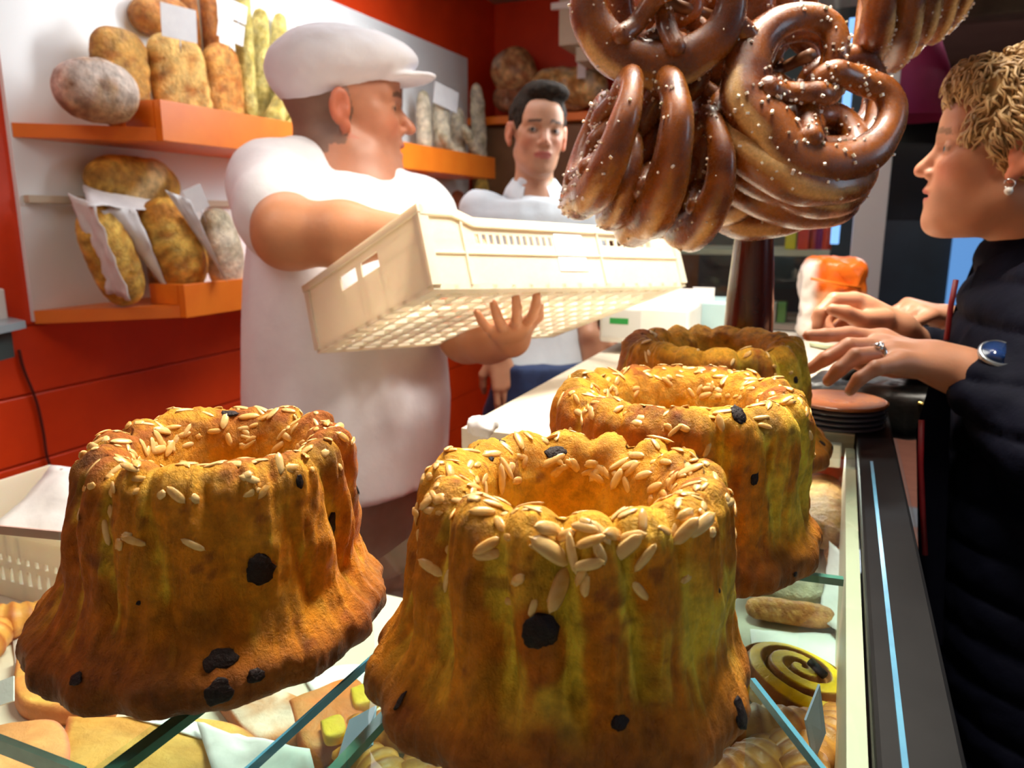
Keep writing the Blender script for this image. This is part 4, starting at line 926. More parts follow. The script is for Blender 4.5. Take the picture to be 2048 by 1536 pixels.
# ---- the baker in profile, holding the crate
def baker():
    away, rt = perp(740); c = at(692, 230, 1.50); s = 1.12; fw = unit(rt+away*.03-V(0, 0, .02)); B = basis(fw)
    hp = at(700, 900, 1.5); root = thing('person', 'baker in white cap and white shirt, seen in profile, tipping the plastic crate', 'person', (hp[0], hp[1], 0))
    tf = unit(rt*.78-away*.62)                                        # chest turned half towards the viewer
    S = SDF(); nk = at(668, 345, 1.53); L = head(S, c, B, s, nose=1.06, jaw=1.05, jowl=.75, fat=1.0, neck=.064, neck_to=nk, mouth=.010)
    ch = at(690, 470, 1.53); S.ell(ch, (.15, .12, .16), .05)
    shR = at(548, 372, 1.43); elR = at(578, 468, 1.24); wrR = at(800, 470, 1.20)
    S.cone(ch, shR, .07, .062, .03); S.cone(shR, elR, .062, .056, .02); S.cone(elR, (elR+wrR)/2, .054, .050, .02); S.cone((elR+wrR)/2, wrR, .050, .032, .02)
    hand(S, wrR, wrR-elR, (0, 0, -1), 1, [(.5, .5, .3)]*4, 1.08)
    shL = at(835, 430, 1.56); elL = at(935, 668, 1.42); wrL = bpt(1022, 676, .030)
    S.cone(ch, shL, .07, .058, .03); S.cone(shL, elL, .056, .050, .02); S.cone(elL, (elL+wrL)/2, .052, .047, .02); S.cone((elL+wrL)/2, wrL, .046, .034, .02)
    fd = bpt(1010, 600, .020)-wrL; hand(S, wrL, fd, -CN, -1, [(.05, .3, .4), (.0, .35, .45), (.0, .35, .45), (.05, .3, .4)], .98, spread=.30)
    v, f = S.mesh(.0036)
    col = face_colour(v, c, B, s, (.50, .215, .125), (.42, .10, .08), (.10, .055, .03), blush=.28, beard=.22, beardc=(.25, .14, .12))
    arm = np.linalg.norm(v-(elR+wrR)/2, axis=1) < .3; col[np.linalg.norm(v-c, axis=1) > .25] = (.50, .22, .11)
    q = (v-c)@B/s; st = (q[:, 1] < .03)*(q[:, 2] > -.055)*(q[:, 2] < .1)*(np.abs(q[:, 0]) > .04)*(q[:, 1]+.25*np.abs(q[:, 2]) < .012)*(np.abs(q[:, 0]) < .083)
    er = (np.abs(q[:, 0]) > .0745)*(np.hypot(q[:, 1]+.008, (q[:, 2]-.002)*.65) < .027)
    st = np.maximum(st, (q[:, 1] < -.03)*(q[:, 2] > -.07)*1.0)*(1-er)
    col = lerpc(col, np.broadcast_to((.16, .10, .075), col.shape), st*.8)
    part('body', v, f, M['skin_a'], root, col=col); eyes(root, c, B, s, (.12, .07, .04), (.2, .0))
    # shirt
    T = SDF(); secs = []
    for y, l, r_, hd in ((352, 560, 790, .10), (385, 520, 835, .125), (450, 505, 868, .15), (560, 498, 880, .165), (680, 496, 893, .175), (800, 500, 897, .18), (880, 505, 897, .175), (948, 512, 893, .17)):
        a = at(l, y, 1.5); b = at(r_, y, 1.5); m_ = (a+b)/2; secs.append((m_[2], m_[0], m_[1], np.linalg.norm(b-a)/2*.97, hd))
    T.loft(secs, tf, .03)
    T.cone(at(600, 352, 1.47), shR, .07, .078, .04); T.cone(shR, shR*.42+elR*.58, .078, .083, .02)
    T.cone(at(775, 412, 1.53), shL, .07, .07, .04); T.cone(shL, shL*.45+elL*.55, .070, .073, .02)
    T.cone(nk+V(0, 0, -.10), nk+V(0, 0, -.035), .11, .085, .03)
    T.cone(at(575, 500, 1.32), elR+(elR-shR)*.6, .05, .06, .002, '-') if False else None
    v, f = T.mesh(.0075); v = folds(v, f, .005, 7, 5)
    part('shirt', v, f, M['tshirt'], root)
    collar_band(root, nk+V(0, 0, .030), tf, .082, .112, .060, 34, M['tshirt'], back=.02)
    # cap
    K = SDF(); LL = lambda x, y, z: c+B@(V(x, y, z)*s)
    tl = R_(7); Bt = B@np.array([[1, 0, 0], [0, math.cos(tl), -math.sin(tl)], [0, math.sin(tl), math.cos(tl)]])
    K.ell(LL(0, -.012, .082), (.097*s, .120*s, .056*s), .02, M=Bt); K.ell(LL(0, -.035, .070), (.090*s, .094*s, .072*s), .02, M=Bt); K.ell(LL(0, .055, .085), (.076*s, .070*s, .026*s), .03, M=Bt)
    K.ell(LL(0, .092, .062), (.062*s, .066*s, .0085*s), .008, M=Bt)
    K.ell(LL(0, .02, -.040), (.095*s, .115*s, .083*s), .01, '-', M=Bt)
    K.ell(LL(0, .020, .0), (.071*s, .094*s, .085*s), .006, '-', M=B)
    v, f = K.mesh(.0042); v = folds(v, f, .002, 14, 8, (1, 1, 1)); part('cap', v, f, M['tshirt'], root)
    trousers(root, (hp[0], hp[1]), tf, at(700, 940, 1.5)[2]+.03, M['khaki'], .165)
    return root
baker()
# ---- the plastic crate
def crate():
    A, Bq, Fq = at(834, 410, 1.0), at(608, 573, 1.26), at(1342, 447, 1.345)
    u = unit(Fq-A); vv = Bq-A; vv = unit(vv-u*(vv@u)); n = np.cross(u, vv); g = at(895, 555, 1.03)-A; n = n if n@g > 0 else -n
    Lg, Wd, Hh = np.linalg.norm(Fq-A), .345, .108
    root = thing('bread_crate', 'tilted off white plastic crate with slots held by the baker', 'crate', tuple(A+u*Lg/2+vv*Wd/2+n*Hh))
    m = M['crate']
    X = lambda p: A+p[:, :1]*u+p[:, 1:2]*vv+p[:, 2:3]*n
    flip = np.linalg.det(np.stack([u, vv, n])) < 0
    def add(name, bs, par=root, mm=m, bev=.0):
        v, f = merge(*[box(b[0], b[1], bev) for b in bs]); f = [q[::-1] for q in f] if flip else f
        return part(name, X(v), f, mm, par, smooth=False)
    def cells(xs, ys, holes):
        out = []
        for i in range(len(xs)-1):
            for j in range(len(ys)-1):
                cx, cy = (xs[i]+xs[i+1])/2, (ys[j]+ys[j+1])/2
                if not any(a < cx < b and c_ < cy < d for a, b, c_, d in holes): out.append((xs[i], xs[i+1], ys[j], ys[j+1]))
        return out
    # end panel with two hand openings (in y, z)
    t = .003
    def perf(w, h0, h1, holes):
        xs = sorted({0, w, *[q for a in holes for q in a[:2]]}); ys = sorted({h0, h1, *[q for a in holes for q in a[2:]]}); return cells(xs, ys, holes)
    hE = [(.115, .165, .022, .044), (.18, .23, .022, .044)]
    for nm, x0 in (('end_panel', 0), ('end_panel', Lg-t)):
        add(nm, [((x0, a, c_), (x0+t, b, d)) for a, b, c_, d in perf(Wd, .002, Hh, hE)])
    hS = [(.085+i*.0125, .092+i*.0125, .036, .050) for i in range(16)]+[(.34+i*.018, .352+i*.018, .036, .046) for i in range(7)]
    for y0 in (0, Wd-t):
        p = perf(Lg, .014, Hh, hS); add('side_panel', [((a, y0, c_), (b, y0+t, d)) for a, b, c_, d in p])
    # side rims: raised at the corners
    for y0 in (-.004, Wd-.004):
        pr_ = [(0, 0), (.05, .0), (.085, .014), (Lg-.085, .014), (Lg-.05, .0), (Lg, 0)]
        for (a, za), (b, zb_) in zip(pr_[:-1], pr_[1:]):
            q = np.array([(x, y, z) for x, z0 in ((a, za), (b, zb_)) for y in (y0, y0+.009) for z in (z0, z0+.013)]); ff = [[0, 1, 3, 2], [4, 6, 7, 5], [0, 4, 5, 1], [2, 3, 7, 6], [0, 2, 6, 4], [1, 5, 7, 3]]
            part('rim', X(q), ff if not flip else [k[::-1] for k in ff], m, root, smooth=False)
    for x0 in (-.004, Lg-.004): add('rim', [((x0, -.004, -.001), (x0+.009, Wd+.005, .010))])
    for x0, y0 in ((-.003, -.003), (Lg-.012, -.003), (-.003, Wd-.012), (Lg-.012, Wd-.012)): add('corner_post', [((x0, y0, .011), (x0+.015, y0+.015, Hh))])
    for k in (.12, .62): add('side_rib', [((Lg*k-.0015, -.003, .014), (Lg*k+.0015, -.0003, Hh))])
    add('side_rib', [((.0, -.0025, .062), (Lg, -.0003, .065))])
    bars = [((i*Lg/16, 0, Hh), (i*Lg/16+.008, Wd, Hh+.005)) for i in range(1, 16)]+[((0, j*Wd/10, Hh+.0002), (Lg, j*Wd/10+.008, Hh+.0048)) for j in range(1, 10)]+[((0, 0, Hh), (.022, Wd, Hh+.006)), ((Lg-.022, 0, Hh), (Lg, Wd, Hh+.006)), ((.022, 0, Hh), (Lg-.022, .02, Hh+.006)), ((.022, Wd-.02, Hh), (Lg-.022, Wd, Hh+.006))]
    add('base_grid', bars)
    lb = add('label_sticker', [((.235, -.0012, .030), (.295, -.0004, .088))], mm=M['sticker'])
M['crate'] = mat('crate_plastic', (.90, .87, .76), (.84, .80, .68), 9, .35, sss=.3)
M['sticker'] = mat('pale_sticker', (.78, .82, .88), None, rough=.4)
nt_ = M['crate'].node_tree; b_ = nt_.nodes['Principled BSDF']; tr_ = nt_.nodes.new('ShaderNodeBsdfTranslucent'); tr_.inputs[0].default_value = (.95, .88, .74, 1)
mx_ = nt_.nodes.new('ShaderNodeMixShader'); mx_.inputs[0].default_value = .42; nt_.links.new(b_.outputs[0], mx_.inputs[1]); nt_.links.new(tr_.outputs[0], mx_.inputs[2]); nt_.links.new(mx_.outputs[0], nt_.nodes['Material Output'].inputs[0])
crate()
# ---- the young man
def boy():
    away, rt = perp(1073); c = at(1075, 272, 2.08); s = .97; fw = unit(-away+rt*.22+V(0, 0, -.05)); B = basis(fw, roll=R_(4))
    hp = at(1085, 760, 2.1); root = thing('person', 'dark haired young man in a white polo shirt and jeans, facing the viewer', 'person', (hp[0], hp[1], 0))
    S = SDF(); nk = at(1068, 385, 2.12); head(S, c, B, s, jaw=.9, fat=.88, neck=.05, neck_to=nk)
    tf = unit(-away+rt*.1); ch = at(1065, 470, 2.14); S.ell(ch, (.12, .09, .13), .05)
    arms = []
    for (sx_, sy_), (ex, ey), (wx, wy), thumb, dw in (((965, 425), (960, 590), (996, 705), -1, 2.0), ((1165, 425), (1150, 590), (1178, 668), 1, 2.04)):
        a, e, w_ = at(sx_, sy_, 2.12), at(ex, ey, 2.12), at(wx, wy, dw); arms.append((a, e)); S.cone(ch, a, .06, .05, .03); S.chain([a, e, (e+w_)/2, w_], [.048, .042, .038, .027], .02)
        hand(S, w_, unit(V(0, 0, -1)+rt*(.25)-away*.15), rt*(-thumb*-.2)+away*.9, thumb, [(.25, .3, .2), (.3, .35, .2), (.35, .4, .25), (.4, .4, .3)], 1.0)
    v, f = S.mesh(.004)
    col = face_colour(v, c, B, s, (.46, .235, .14), (.42, .10, .09), (.03, .02, .015), blush=.3); part('body', v, f, M['skin_b'], root, col=col)
    eyes(root, c, B, s, (.05, .025, .015), (.35, .0))
    H = SDF(); LL = lambda x, y, z: c+B@(V(x, y, z)*s)
    H.ell(LL(0, -.016, .047), V(.079, .100, .088)*s, M=B); H.ell(LL(-.012, .045, .112), V(.058, .040, .020)*s, .02, M=B); H.ell(LL(-.01, .01, .118), V(.055, .055, .022)*s, .02, M=B)
    H.ell(LL(0, .10, .012), V(.060, .085, .072)*s, .008, '-', M=B); H.ell(LL(0, -.0, -.09), V(.12, .12, .085)*s, .01, '-', M=B)
    for q in (-1, 1): H.ell(LL(q*.08, -.004, .0), V(.03, .024, .034)*s, .006, '-', M=B)
    v, f = H.mesh(.004); v = folds(v, f, .0035, 30, 4, (1, 1, 1)); part('hair', v, f, M['hair_dark'], root)
    T = SDF(); secs = []
    for y, hw, hd in ((402, .135, .085), (430, .165, .10), (500, .165, .11), (600, .150, .105), (680, .135, .105), (742, .138, .11)):
        m_ = at(1067 if y < 550 else 1080, y, 2.12); secs.append((m_[2], m_[0], m_[1], hw, hd))
    T.loft(secs, tf, .03)
    for a, e in arms: T.cone(a, a*.4+e*.6, .064, .068, .03)
    T.cone(nk-V(0, 0, .04), nk+V(0, 0, .01), .075, .058, .03)
    v, f = T.mesh(.008); part('polo_shirt', folds(v, f, .004, 9, 6), f, M['polo'], root)
    collar_band(root, nk+V(0, 0, .035), tf, .060, .088, .048, 30, M['polo'], back=.012); cb = nk+V(0, 0, .02)
    bt = cb+tf*.098-V(0, 0, .075); vv, ff = lathe([(0, -.003), (.006, -.003), (.006, .003), (0, .003)], 10); part('button', vv+bt, ff, M['hair_grey'], root)
    trousers(root, (hp[0], hp[1]), tf, at(1080, 738, 2.12)[2]+.03, M['denim'], .14)
boy()
# ---- the blonde customer
def woman():
    away, rt = perp(1960); d0 = 1.03; c = at(2018, 318, d0); s = .955; fw = unit(-rt-away*.06+V(0, 0, .06)); B = basis(fw)
    hp = at(2110, 1100, 1.08); root = thing('person', 'blonde short haired woman in a dark quilted jacket, facing left at the counter', 'person', (hp[0], hp[1], 0))
    S = SDF(); nk = at(2085, 520, d0+.04); head(S, c, B, s, nose=1.02, jaw=.85, fat=.92, neck=.052, neck_to=nk, mouth=.003, brow=.9)
    # left hand, joint by joint: (px, py, depth, radius)
    def fing(pts):
        P_ = [at(a, b, d) for a, b, d, r in pts]; S.chain(P_, [p[3] for p in pts], .004)
    fing([(1765, 680, .985, .0120), (1698, 668, .975, .0098), (1650, 671, .965, .0088), (1616, 671, .960, .0074)])
    fing([(1762, 694, .960, .0125), (1698, 692, .945, .0103), (1650, 718, .945, .0090), (1622, 737, .950, .0076)])
    fing([(1785, 708, .940, .0125), (1712, 712, .920, .0100), (1677, 740, .920, .0088), (1656, 762, .925, .0074)])
    fing([(1800, 726, .915, .0120), (1752, 736, .895, .0092), (1718, 758, .895, .0080), (1700, 782, .900, .0066)])
    fing([(1850, 735, .99, .016), (1790, 738, .985, .0115), (1738, 735, .975, .0095), (1700, 722, .965, .0078)])
    wr = at(1935, 748, .925)
    for (a, b, d) in ((1765, 682, .985), (1764, 694, .962), (1787, 708, .942), (1802, 726, .918)): S.cone(wr+(at(a, b, d)-wr)*.12, at(a, b, d), .020, .0135, .014)
    S.cone(wr, at(1870, 722, .945), .026, .022, .02)
    el = at(2125, 905, .84); S.cone(wr, wr*.5+el*.5, .0255, .034, .01); sh = at(2150, 600, .93); S.cone(wr*.5+el*.5, el, .034, .038, .02); S.cone(el, sh, .04, .05, .02); S.cone(sh, nk-V(0, 0, .06), .05, .06, .03)
    # right hand: index and thumb pinched
    w2 = at(1795, 662, 1.10); e2 = at(2010, 860, 1.22)
    S.cone(w2, at(1722, 622, 1.09), .024, .024, .015); S.cone(w2, at(1705, 606, 1.11), .022, .017, .012)
    fing([(1712, 602, 1.08, .013), (1668, 600, 1.07, .0105), (1640, 626, 1.065, .0092), (1634, 655, 1.065, .0078)])
    fing([(1708, 610, 1.10, .013), (1660, 608, 1.10, .0105), (1636, 634, 1.10, .0092), (1640, 662, 1.10, .0078)])
    fing([(1712, 622, 1.12, .0125), (1668, 622, 1.13, .0100), (1648, 645, 1.13, .0088), (1662, 664, 1.12, .0075)])
    fing([(1725, 640, 1.13, .0115), (1690, 642, 1.14, .0090), (1672, 658, 1.14, .0080), (1680, 672, 1.13, .0066)])
    fing([(1765, 640, 1.075, .0165), (1725, 640, 1.055, .0120), (1690, 625, 1.045, .0100), (1664, 619, 1.045, .0082)])
    S.cone(w2, e2, .026, .04, .01); S.cone(e2, at(2120, 640, 1.2), .04, .05, .02); S.cone(at(2120, 640, 1.2), nk-V(0, 0, .06), .05, .06, .03)
    v, f = S.mesh(.0030)
    col = face_colour(v, c, B, s, (.56, .27, .155), (.50, .14, .11), (.22, .12, .06), blush=.35)
    hd = np.linalg.norm(v-c, axis=1) > .25; col[hd] = (.55, .25, .14)
    part('body', v, f, M['skin_b'], root, col=col); eyes(root, c, B, s, (.10, .16, .18), (-.1, .02))
    # hair: underlayer and curls
    LL = lambda q: c+(np.asarray(q)*s)@B.T
    H = SDF(); H.ell(LL((0, -.020, .050)), V(.083, .102, .090)*s, M=B); H.ell(LL((0, .03, .098)), V(.062, .050, .030)*s, .02, M=B)
    H.ell(LL((0, .112, -.004)), V(.075, .070, .078)*s, .006, '-', M=B); H.ell(LL((0, .02, -.095)), V(.12, .10, .085)*s, .01, '-', M=B)
    for q in (-1, 1): H.ell(LL((q*.088, .012, -.012)), V(.03, .034, .040)*s, .006, '-', M=B)
    v, f = H.mesh(.004); hb = part('hair', folds(v, f, .003, 30, 2, (1, 1, 1)), f, M['hair_blond'], root)
    r = np.random.default_rng(5); q = (v-c)@B/s; ok_ = (q[:, 2] > -.06) & ~((q[:, 1] > .050) & (q[:, 2] < .085)); cand = v[ok_]; nn = vnormals(v, f)[ok_]; idx = r.choice(len(cand), 2300); tv_ = []
    for i in idx:
        p, n = cand[i], nn[i]; 
        qq = (p-c)@B; fl = B@unit([r.normal()*.35, -.35 if qq[1] < .03 else .45, -.75+.3*r.normal()]); fl = unit(fl-n*(fl@n)); sd = np.cross(n, fl); L_ = r.uniform(.022, .042); ph = r.uniform(0, 6.28); am = r.uniform(.0025, .0055)
        t = np.linspace(0, 1, 8); cv = p+np.outer(t*L_, fl)+np.outer(am*np.sin(ph+t*6.5), sd)+np.outer(.003+.007*np.sin(t*math.pi)*r.uniform(.4, 1.3)+am*.6*np.cos(ph+t*6.5), n)
        tv_.append(tube(cv, np.array([.0016, .0021, .0023, .0023, .0021, .0017, .0012, .0005])*r.uniform(.7, 1.1), 5, flat=.6, nrm=n))
    cv_, cf_ = merge(*tv_); tag(part('hair_curls', cv_, cf_, M['hair_blond'], hb), kind='stuff')
    # earring
    eb = LL((-.084, .0, -.040)); eb = LL((-.084, .0, -.040)) if np.linalg.norm(LL((-.084, 0, -.04))-CAM) < np.linalg.norm(LL((.084, 0, -.04))-CAM) else LL((.084, 0, -.04))
    er = part('earring', *lathe([(.001, -.005), (.004, -.003), (.0055, 0), (.004, .004), (.001, .005)], 12, eb-V(0, 0, .006)), M['pearl'], root)
    tag(er, 'small pearl earring'); part('hoop', *tube([eb+V(0, 0, .003)+(.006*math.cos(a)*fw+.006*math.sin(a)*V(0, 0, 1)) for a in np.linspace(0, 5.6, 14)], .0009, 6), M['silver'], er)
    # jacket
    T = SDF(); secs = []; tf = unit(-rt-away*.1)
    for y, l, hd in ((545, 1985, .10), (600, 1925, .13), (700, 1897, .15), (850, 1872, .165), (1000, 1866, .17), (1200, 1868, .175), (1330, 1872, .18), (1445, 1880, .185)):
        a = at(l, y, 1.06); ctr = a-tf*hd; secs.append((ctr[2], ctr[0], ctr[1], .195, hd))
    T.loft(secs, tf, .03); T.cone(nk+V(0, 0, -.03), at(2075, 525, d0+.03), .085, .072, .03)
    T.cone(sh+V(0, 0, -.01), el, .073, .062, .03); T.cone(el, wr*.72+el*.28, .060, .043, .02)
    T.cone(at(2120, 640, 1.2), e2, .07, .058, .03); T.cone(e2, w2*.78+e2*.22, .055, .038, .02)
    v, f = T.mesh(.006); v = puff(v, f, .02, .052, .009); v = folds(v, f, .002, 22, 3, (1, 1, 1)); part('jacket', v, f, M['puffer'], root)
    # collar of the jacket, red lining line, zip
    cb = at(2075, 520, d0+.03); fx = V(tf[1], -tf[0], 0)
    collar_band(root, cb+V(0, 0, .03), tf, .076, .100, .10, 26, M['puffer'], back=.03, th=.012)
    zp = [at(px, y, .985)+tf*.0 for px, y in ((1912, 560), (1902, 610), (1893, 680))]; part('lining', *tube(zp, .0035, 8), M['lining'], root)
    S2 = [at(a, b, .93) for a, b in ((1843, 840), (1841, 930), (1845, 1020), (1850, 1110))]; part('red_zip', *tube(S2, .0035, 8), M['lining'], root)
    # front flap hanging open
    fl = [(1905, 690), (1872, 720), (1832, 860), (1836, 1100), (1850, 1290), (1885, 1290)]; P0 = [at(x_, y_, .95) for x_, y_ in fl]; n6 = len(P0)
    Fv = P0+[p+away*.02 for p in P0]; part('front_flap', Fv, [list(range(n6))[::-1], list(range(n6, 2*n6))]+[[i, (i+1) % n6, n6+(i+1) % n6, n6+i] for i in range(n6)], M['puffer'], root, smooth=False)
    # watch
    wc = at(1972, 755, .915); ax = unit(el-wr); 
    up_ = unit(CU*.5-CF*.85); up_ = unit(up_-ax*(up_@ax)); sd = np.cross(ax, up_)
    ring = [wc+(up_*math.cos(a)+sd*math.sin(a))*.0325 for a in np.linspace(0, 2*math.pi, 28, endpoint=False)]
    wtch = part('wristwatch', *tube(ring, .011, 8, flat=.25, nrm=None, closed=True), M['black'], root)
    dc = wc+up_*.036; Mw = np.stack([ax, sd, up_], 1); lv, lf_ = lathe([(0, 0), (.021, 0), (.022, .004), (.019, .008), (.0185, .0068), (0, .0068)], 28)
    part('watch_case', lv@Mw.T+dc, lf_, M['steel'], wtch); lv, lf_ = lathe([(0, .0069), (.0182, .0069), (0, .0074)], 24); part('watch_glass', lv@Mw.T+dc, lf_, M['watchglass'], wtch)
    # ring
    k1, k2 = at(1785, 708, .940), at(1712, 712, .920); a = unit(k2-k1); ce = k1+(k2-k1)*.42; u1 = unit(CU-a*(CU@a)); u2 = np.cross(a, u1)
    rg = part('finger_ring', *tube([ce+(u1*math.cos(t)+u2*math.sin(t))*.0122 for t in np.linspace(0, 2*math.pi, 24, endpoint=False)], .0028, 8, closed=True), M['silver'], root)
    for k, (du_, dt) in enumerate(((.012, -.004), (.013, .004), (.010, .0))):
        bm = bmesh.new(); bmesh.ops.create_icosphere(bm, subdivisions=2, radius=.0042); vs = np.array([p.co[:] for p in bm.verts]); fs = [[p.index for p in t.verts] for t in bm.faces]; bm.free()
        part('ring_stone', vs+ce+unit(u1-CF*(.3+.4*k))*du_+a*dt, fs, M['silver'], rg)
    trousers(root, (hp[0], hp[1]), tf, at(2000, 1430, 1.06)[2]+.06, M['pale_trouser'], .15)
M['watchglass'] = mat('watch_glass', (.01, .04, .16), None, rough=.08, coat=1)
M['pale_trouser'] = mat('pale_grey_trouser', (.32, .37, .35), (.26, .3, .29), 10, .8, .001, 60)
woman()
# ---- a customer almost hidden behind her: only a hand and forearm show
def hidden():
    away, rt = perp(1950); c = at(2040, 330, 1.62); B = basis(-rt); hp = at(2080, 900, 1.62)
    root = thing('person', 'customer hidden behind the blonde woman, only a hand showing above her wrist', 'person', (hp[0], hp[1], 0))
    S = SDF(); nk = at(2060, 440, 1.64); head(S, c, B, .95, neck_to=nk)
    w_ = at(1895, 640, 1.34); e = at(2010, 720, 1.42); sh = at(2050, 500, 1.55)
    S.cone(w_, e, .027, .04, .01); S.cone(e, sh, .042, .05, .02); S.cone(sh, nk-V(0, 0, .05), .05, .06, .03)
    hand(S, w_, at(1845, 622, 1.30)-w_, -CU*.8-CR*.3-CF*-.3, 1, [(.5, .6, .3), (.6, .6, .3), (.7, .6, .3), (.75, .6, .3)], 1.05, tcurl=.6)
    v, f = S.mesh(.004); part('body', v, f, M['skin_b'], root, col=face_colour(v, c, B, .95, (.42, .19, .11), (.4, .12, .1), (.05, .03, .02)))
    T = SDF(); secs = [(at(2080, y, 1.62)[2], hp[0], hp[1], .19, .13) for y in (500, 600, 800, 1000, 1250)]; secs[0] = (*secs[0][:3], .14, .1); T.loft(secs, -rt, .03)
    T.cone(sh, e, .062, .055, .03); T.cone(e, w_*.8+e*.2, .05, .036, .02); v, f = T.mesh(.009); part('coat', folds(v, f, .004, 8, 1), f, M['darkcoat'], root)
    H = SDF(); H.ell(c+V(0, 0, .05), (.085, .095, .09)); v, f = H.mesh(.007); part('hair', v, f, M['hair_dark'], root)
    trousers(root, (hp[0], hp[1]), -rt, secs[-1][0]+.05, M['denim'], .15)
M['darkcoat'] = mat('dark_coat', (.01, .010, .016), (.016, .014, .02), 15, .7)
hidden()
# ------------------------------------------------------------------ pastries under the glass
TZ = 1.05; UZ = 1.115
part('upper_tray', *box((-.16, .26, UZ-.005), (.0235, 1.0, UZ), .001), mat('paper_lined_tray', (.56, .55, .46), (.48, .47, .38), 14, .6, .0006, 60), cs, smooth=False)
def croissant(px, py, z, L, ang, label, seed, base=(.42, .12, .015), hi=(.74, .36, .07)):
    c = gz(px, py, z+.012); n = 60; t = np.linspace(-1, 1, n); R0 = L*.62
    th = t*1.15; cen = np.stack([np.sin(th)*R0, (1-np.cos(th))*R0*.8, 0*t], 1); rad = L*.24*(1-np.abs(t)**1.6)**.8+.003
    st = np.abs(((t*4.2+.5) % 1)-.5)*2; rad = rad*(.86+.2*st**.6)
    v, f = tube(cen, rad, 18); v = v+(v-np.repeat(cen, 18, 0))*(.10*vn(v, 40, 3, seed))[:, None]; v[:, 2] *= .8
    ca, sa = math.cos(ang), math.sin(ang); v = v@np.array([[ca, sa, 0], [-sa, ca, 0], [0, 0, 1]]); S_ = np.repeat(st, 18); col = lerpc(hi, base, smooth01(S_+.5*vn(v, 45, 2, seed), .2, 1.1))
    v[:, :2] += c[:2]; v[:, 2] += z-v[:, 2].min()+.0005
    return single('croissant', v, f, M['pastry'], label, 'croissant', 'croissants in the display case', col=col)
M['pastry'] = vmat('glazed_pastry', rough=.45, bump=.0012, bscale=90, var=.22, vscale=50, coat=.05, spec=.3)
M['pastryrough'] = vmat('sugared_pastry', rough=.6, bump=.002, bscale=110, var=.18, vscale=70)
croissant(15, 1255, TZ, .085, .8, 'croissant at the far left under the glass, beside the slotted white crate', 1)
croissant(-30, 1300, TZ, .09, 2.2, 'croissant cut by the left edge of the frame', 2)
for i, (x, y, a, zz_, lb) in enumerate([(795, 1475, .5, TZ, 'croissant under the glass left of the nearest cake foot'), (850, 1560, 1.8, TZ, 'croissant at the bottom edge under the nearest cake'), (760, 1560, 2.6, TZ, 'croissant at the bottom edge beside the bluish label'),
      (1530, 1475, .4, UZ, 'dark croissant under the swirl pastry, right of the nearest cake'), (1590, 1545, 2.2, UZ, 'croissant at the bottom edge, right of the nearest cake'), (1660, 1500, 1.2, UZ, 'croissant beside the case side panel'), (1500, 1560, 1.0, UZ, 'croissant mostly hidden at the foot of the nearest cake')]):
    croissant(x, y, zz_, .075, a, lb, 10+i, base=(.32, .08, .012), hi=(.66, .27, .05))
# swirl pastry: flattened spiral of yellow and chocolate dough
def swirl(px, py, z, R, label):
    c = gz(px, py, z+.012); nr, na = 60, 120; r_ = np.linspace(0, 1, nr); a = np.linspace(0, 2*math.pi, na, endpoint=False)
    Rr, A = np.meshgrid(r_, a, indexing='ij'); ph = (Rr*3.1-A/(2*math.pi)) % 1; groove = np.minimum(ph, 1-ph)*2
    x = Rr*R*np.cos(A)*1.25; y = Rr*R*np.sin(A)*.8; h = .028*(1-Rr**3.5)**.5*(.72+.28*np.clip(groove*2.2, 0, 1)); P_ = np.stack([x, y, h+.001], -1)
    ca, sa = math.cos(-.75), math.sin(-.75); P_ = P_@np.array([[ca, sa, 0], [-sa, ca, 0], [0, 0, 1]])
    v = P_.reshape(-1, 3); f = [[i*na+j, (i+1)*na+j, (i+1)*na+(j+1) % na, i*na+(j+1) % na] for i in range(nr-1) for j in range(na)]; f += [[(nr-1)*na+j for j in range(na)][::-1]]
    yel = smooth01(.30-np.abs(ph-.5)+.06*vn(P_*30, 1, 2, 3), 0, .06); col = lerpc(lerpc((.20, .06, .015), (.38, .14, .03), smooth01(vn(P_, 60, 2, 5), -.4, .4)), np.broadcast_to((.95, .60, .0), yel.shape+(3,)), yel)
    v[:, :2] += c[:2]; v[:, 2] += z
    return single('swirl_pastry', v, f, M['pastry'], label, 'pastry', col=col.reshape(-1, 3))
swirl(1600, 1368, UZ, .052, 'flat spiral pastry striped chocolate brown and yellow, right of the nearest cake')
def roll(px0, py0, px1, py1, z, r, label, seed, name='long_roll', cat='bread roll', base=(.38, .12, .02), hi=(.64, .30, .08), flat=.8, up=0, **k):
    a, b = gz(px0, py0, z+r*.8), gz(px1, py1, z+r*.8); a[2] = b[2] = z+r*flat*1.12+up
    return loaf(name, a, b, r, label, cat, None, base=base, hi=hi, flat=flat, n_=(0, 0, 1), seed=seed, lump=.06, **k)
roll(1490, 1215, 1672, 1240, UZ, .014, 'long thin brown roll lying across the tray right of the cakes', 1, pw=5)
roll(1480, 1150, 1650, 1172, UZ, .024, 'pale floury flat bread beyond the long thin roll', 2, base=(.55, .50, .34), hi=(.66, .62, .46), flat=.5, pw=5, name='flat_bread', cat='bread')
roll(1630, 960, 1655, 1085, UZ, .036, 'blurred brown loaf standing out beside the farthest cake, under the glass', 3, base=(.42, .18, .05), hi=(.60, .34, .12), pw=3, name='brown_loaf', cat='bread')
roll(1665, 1085, 1700, 1190, UZ, .014, 'small orange tipped roll in folded paper near the side panel', 4, base=(.62, .26, .04), hi=(.8, .45, .1), pw=3)
def psheet(pxs, z, label, seed, amp=.008, m='paper', name='paper_sheet', cat='paper', h=(0, 0, 0, 0)):
    pts = [gz(a, b, z+hh) for (a, b), hh in zip(pxs, h)]; return sheet(name, pts, .0012, M[m], label, cat, None, amp, seed)
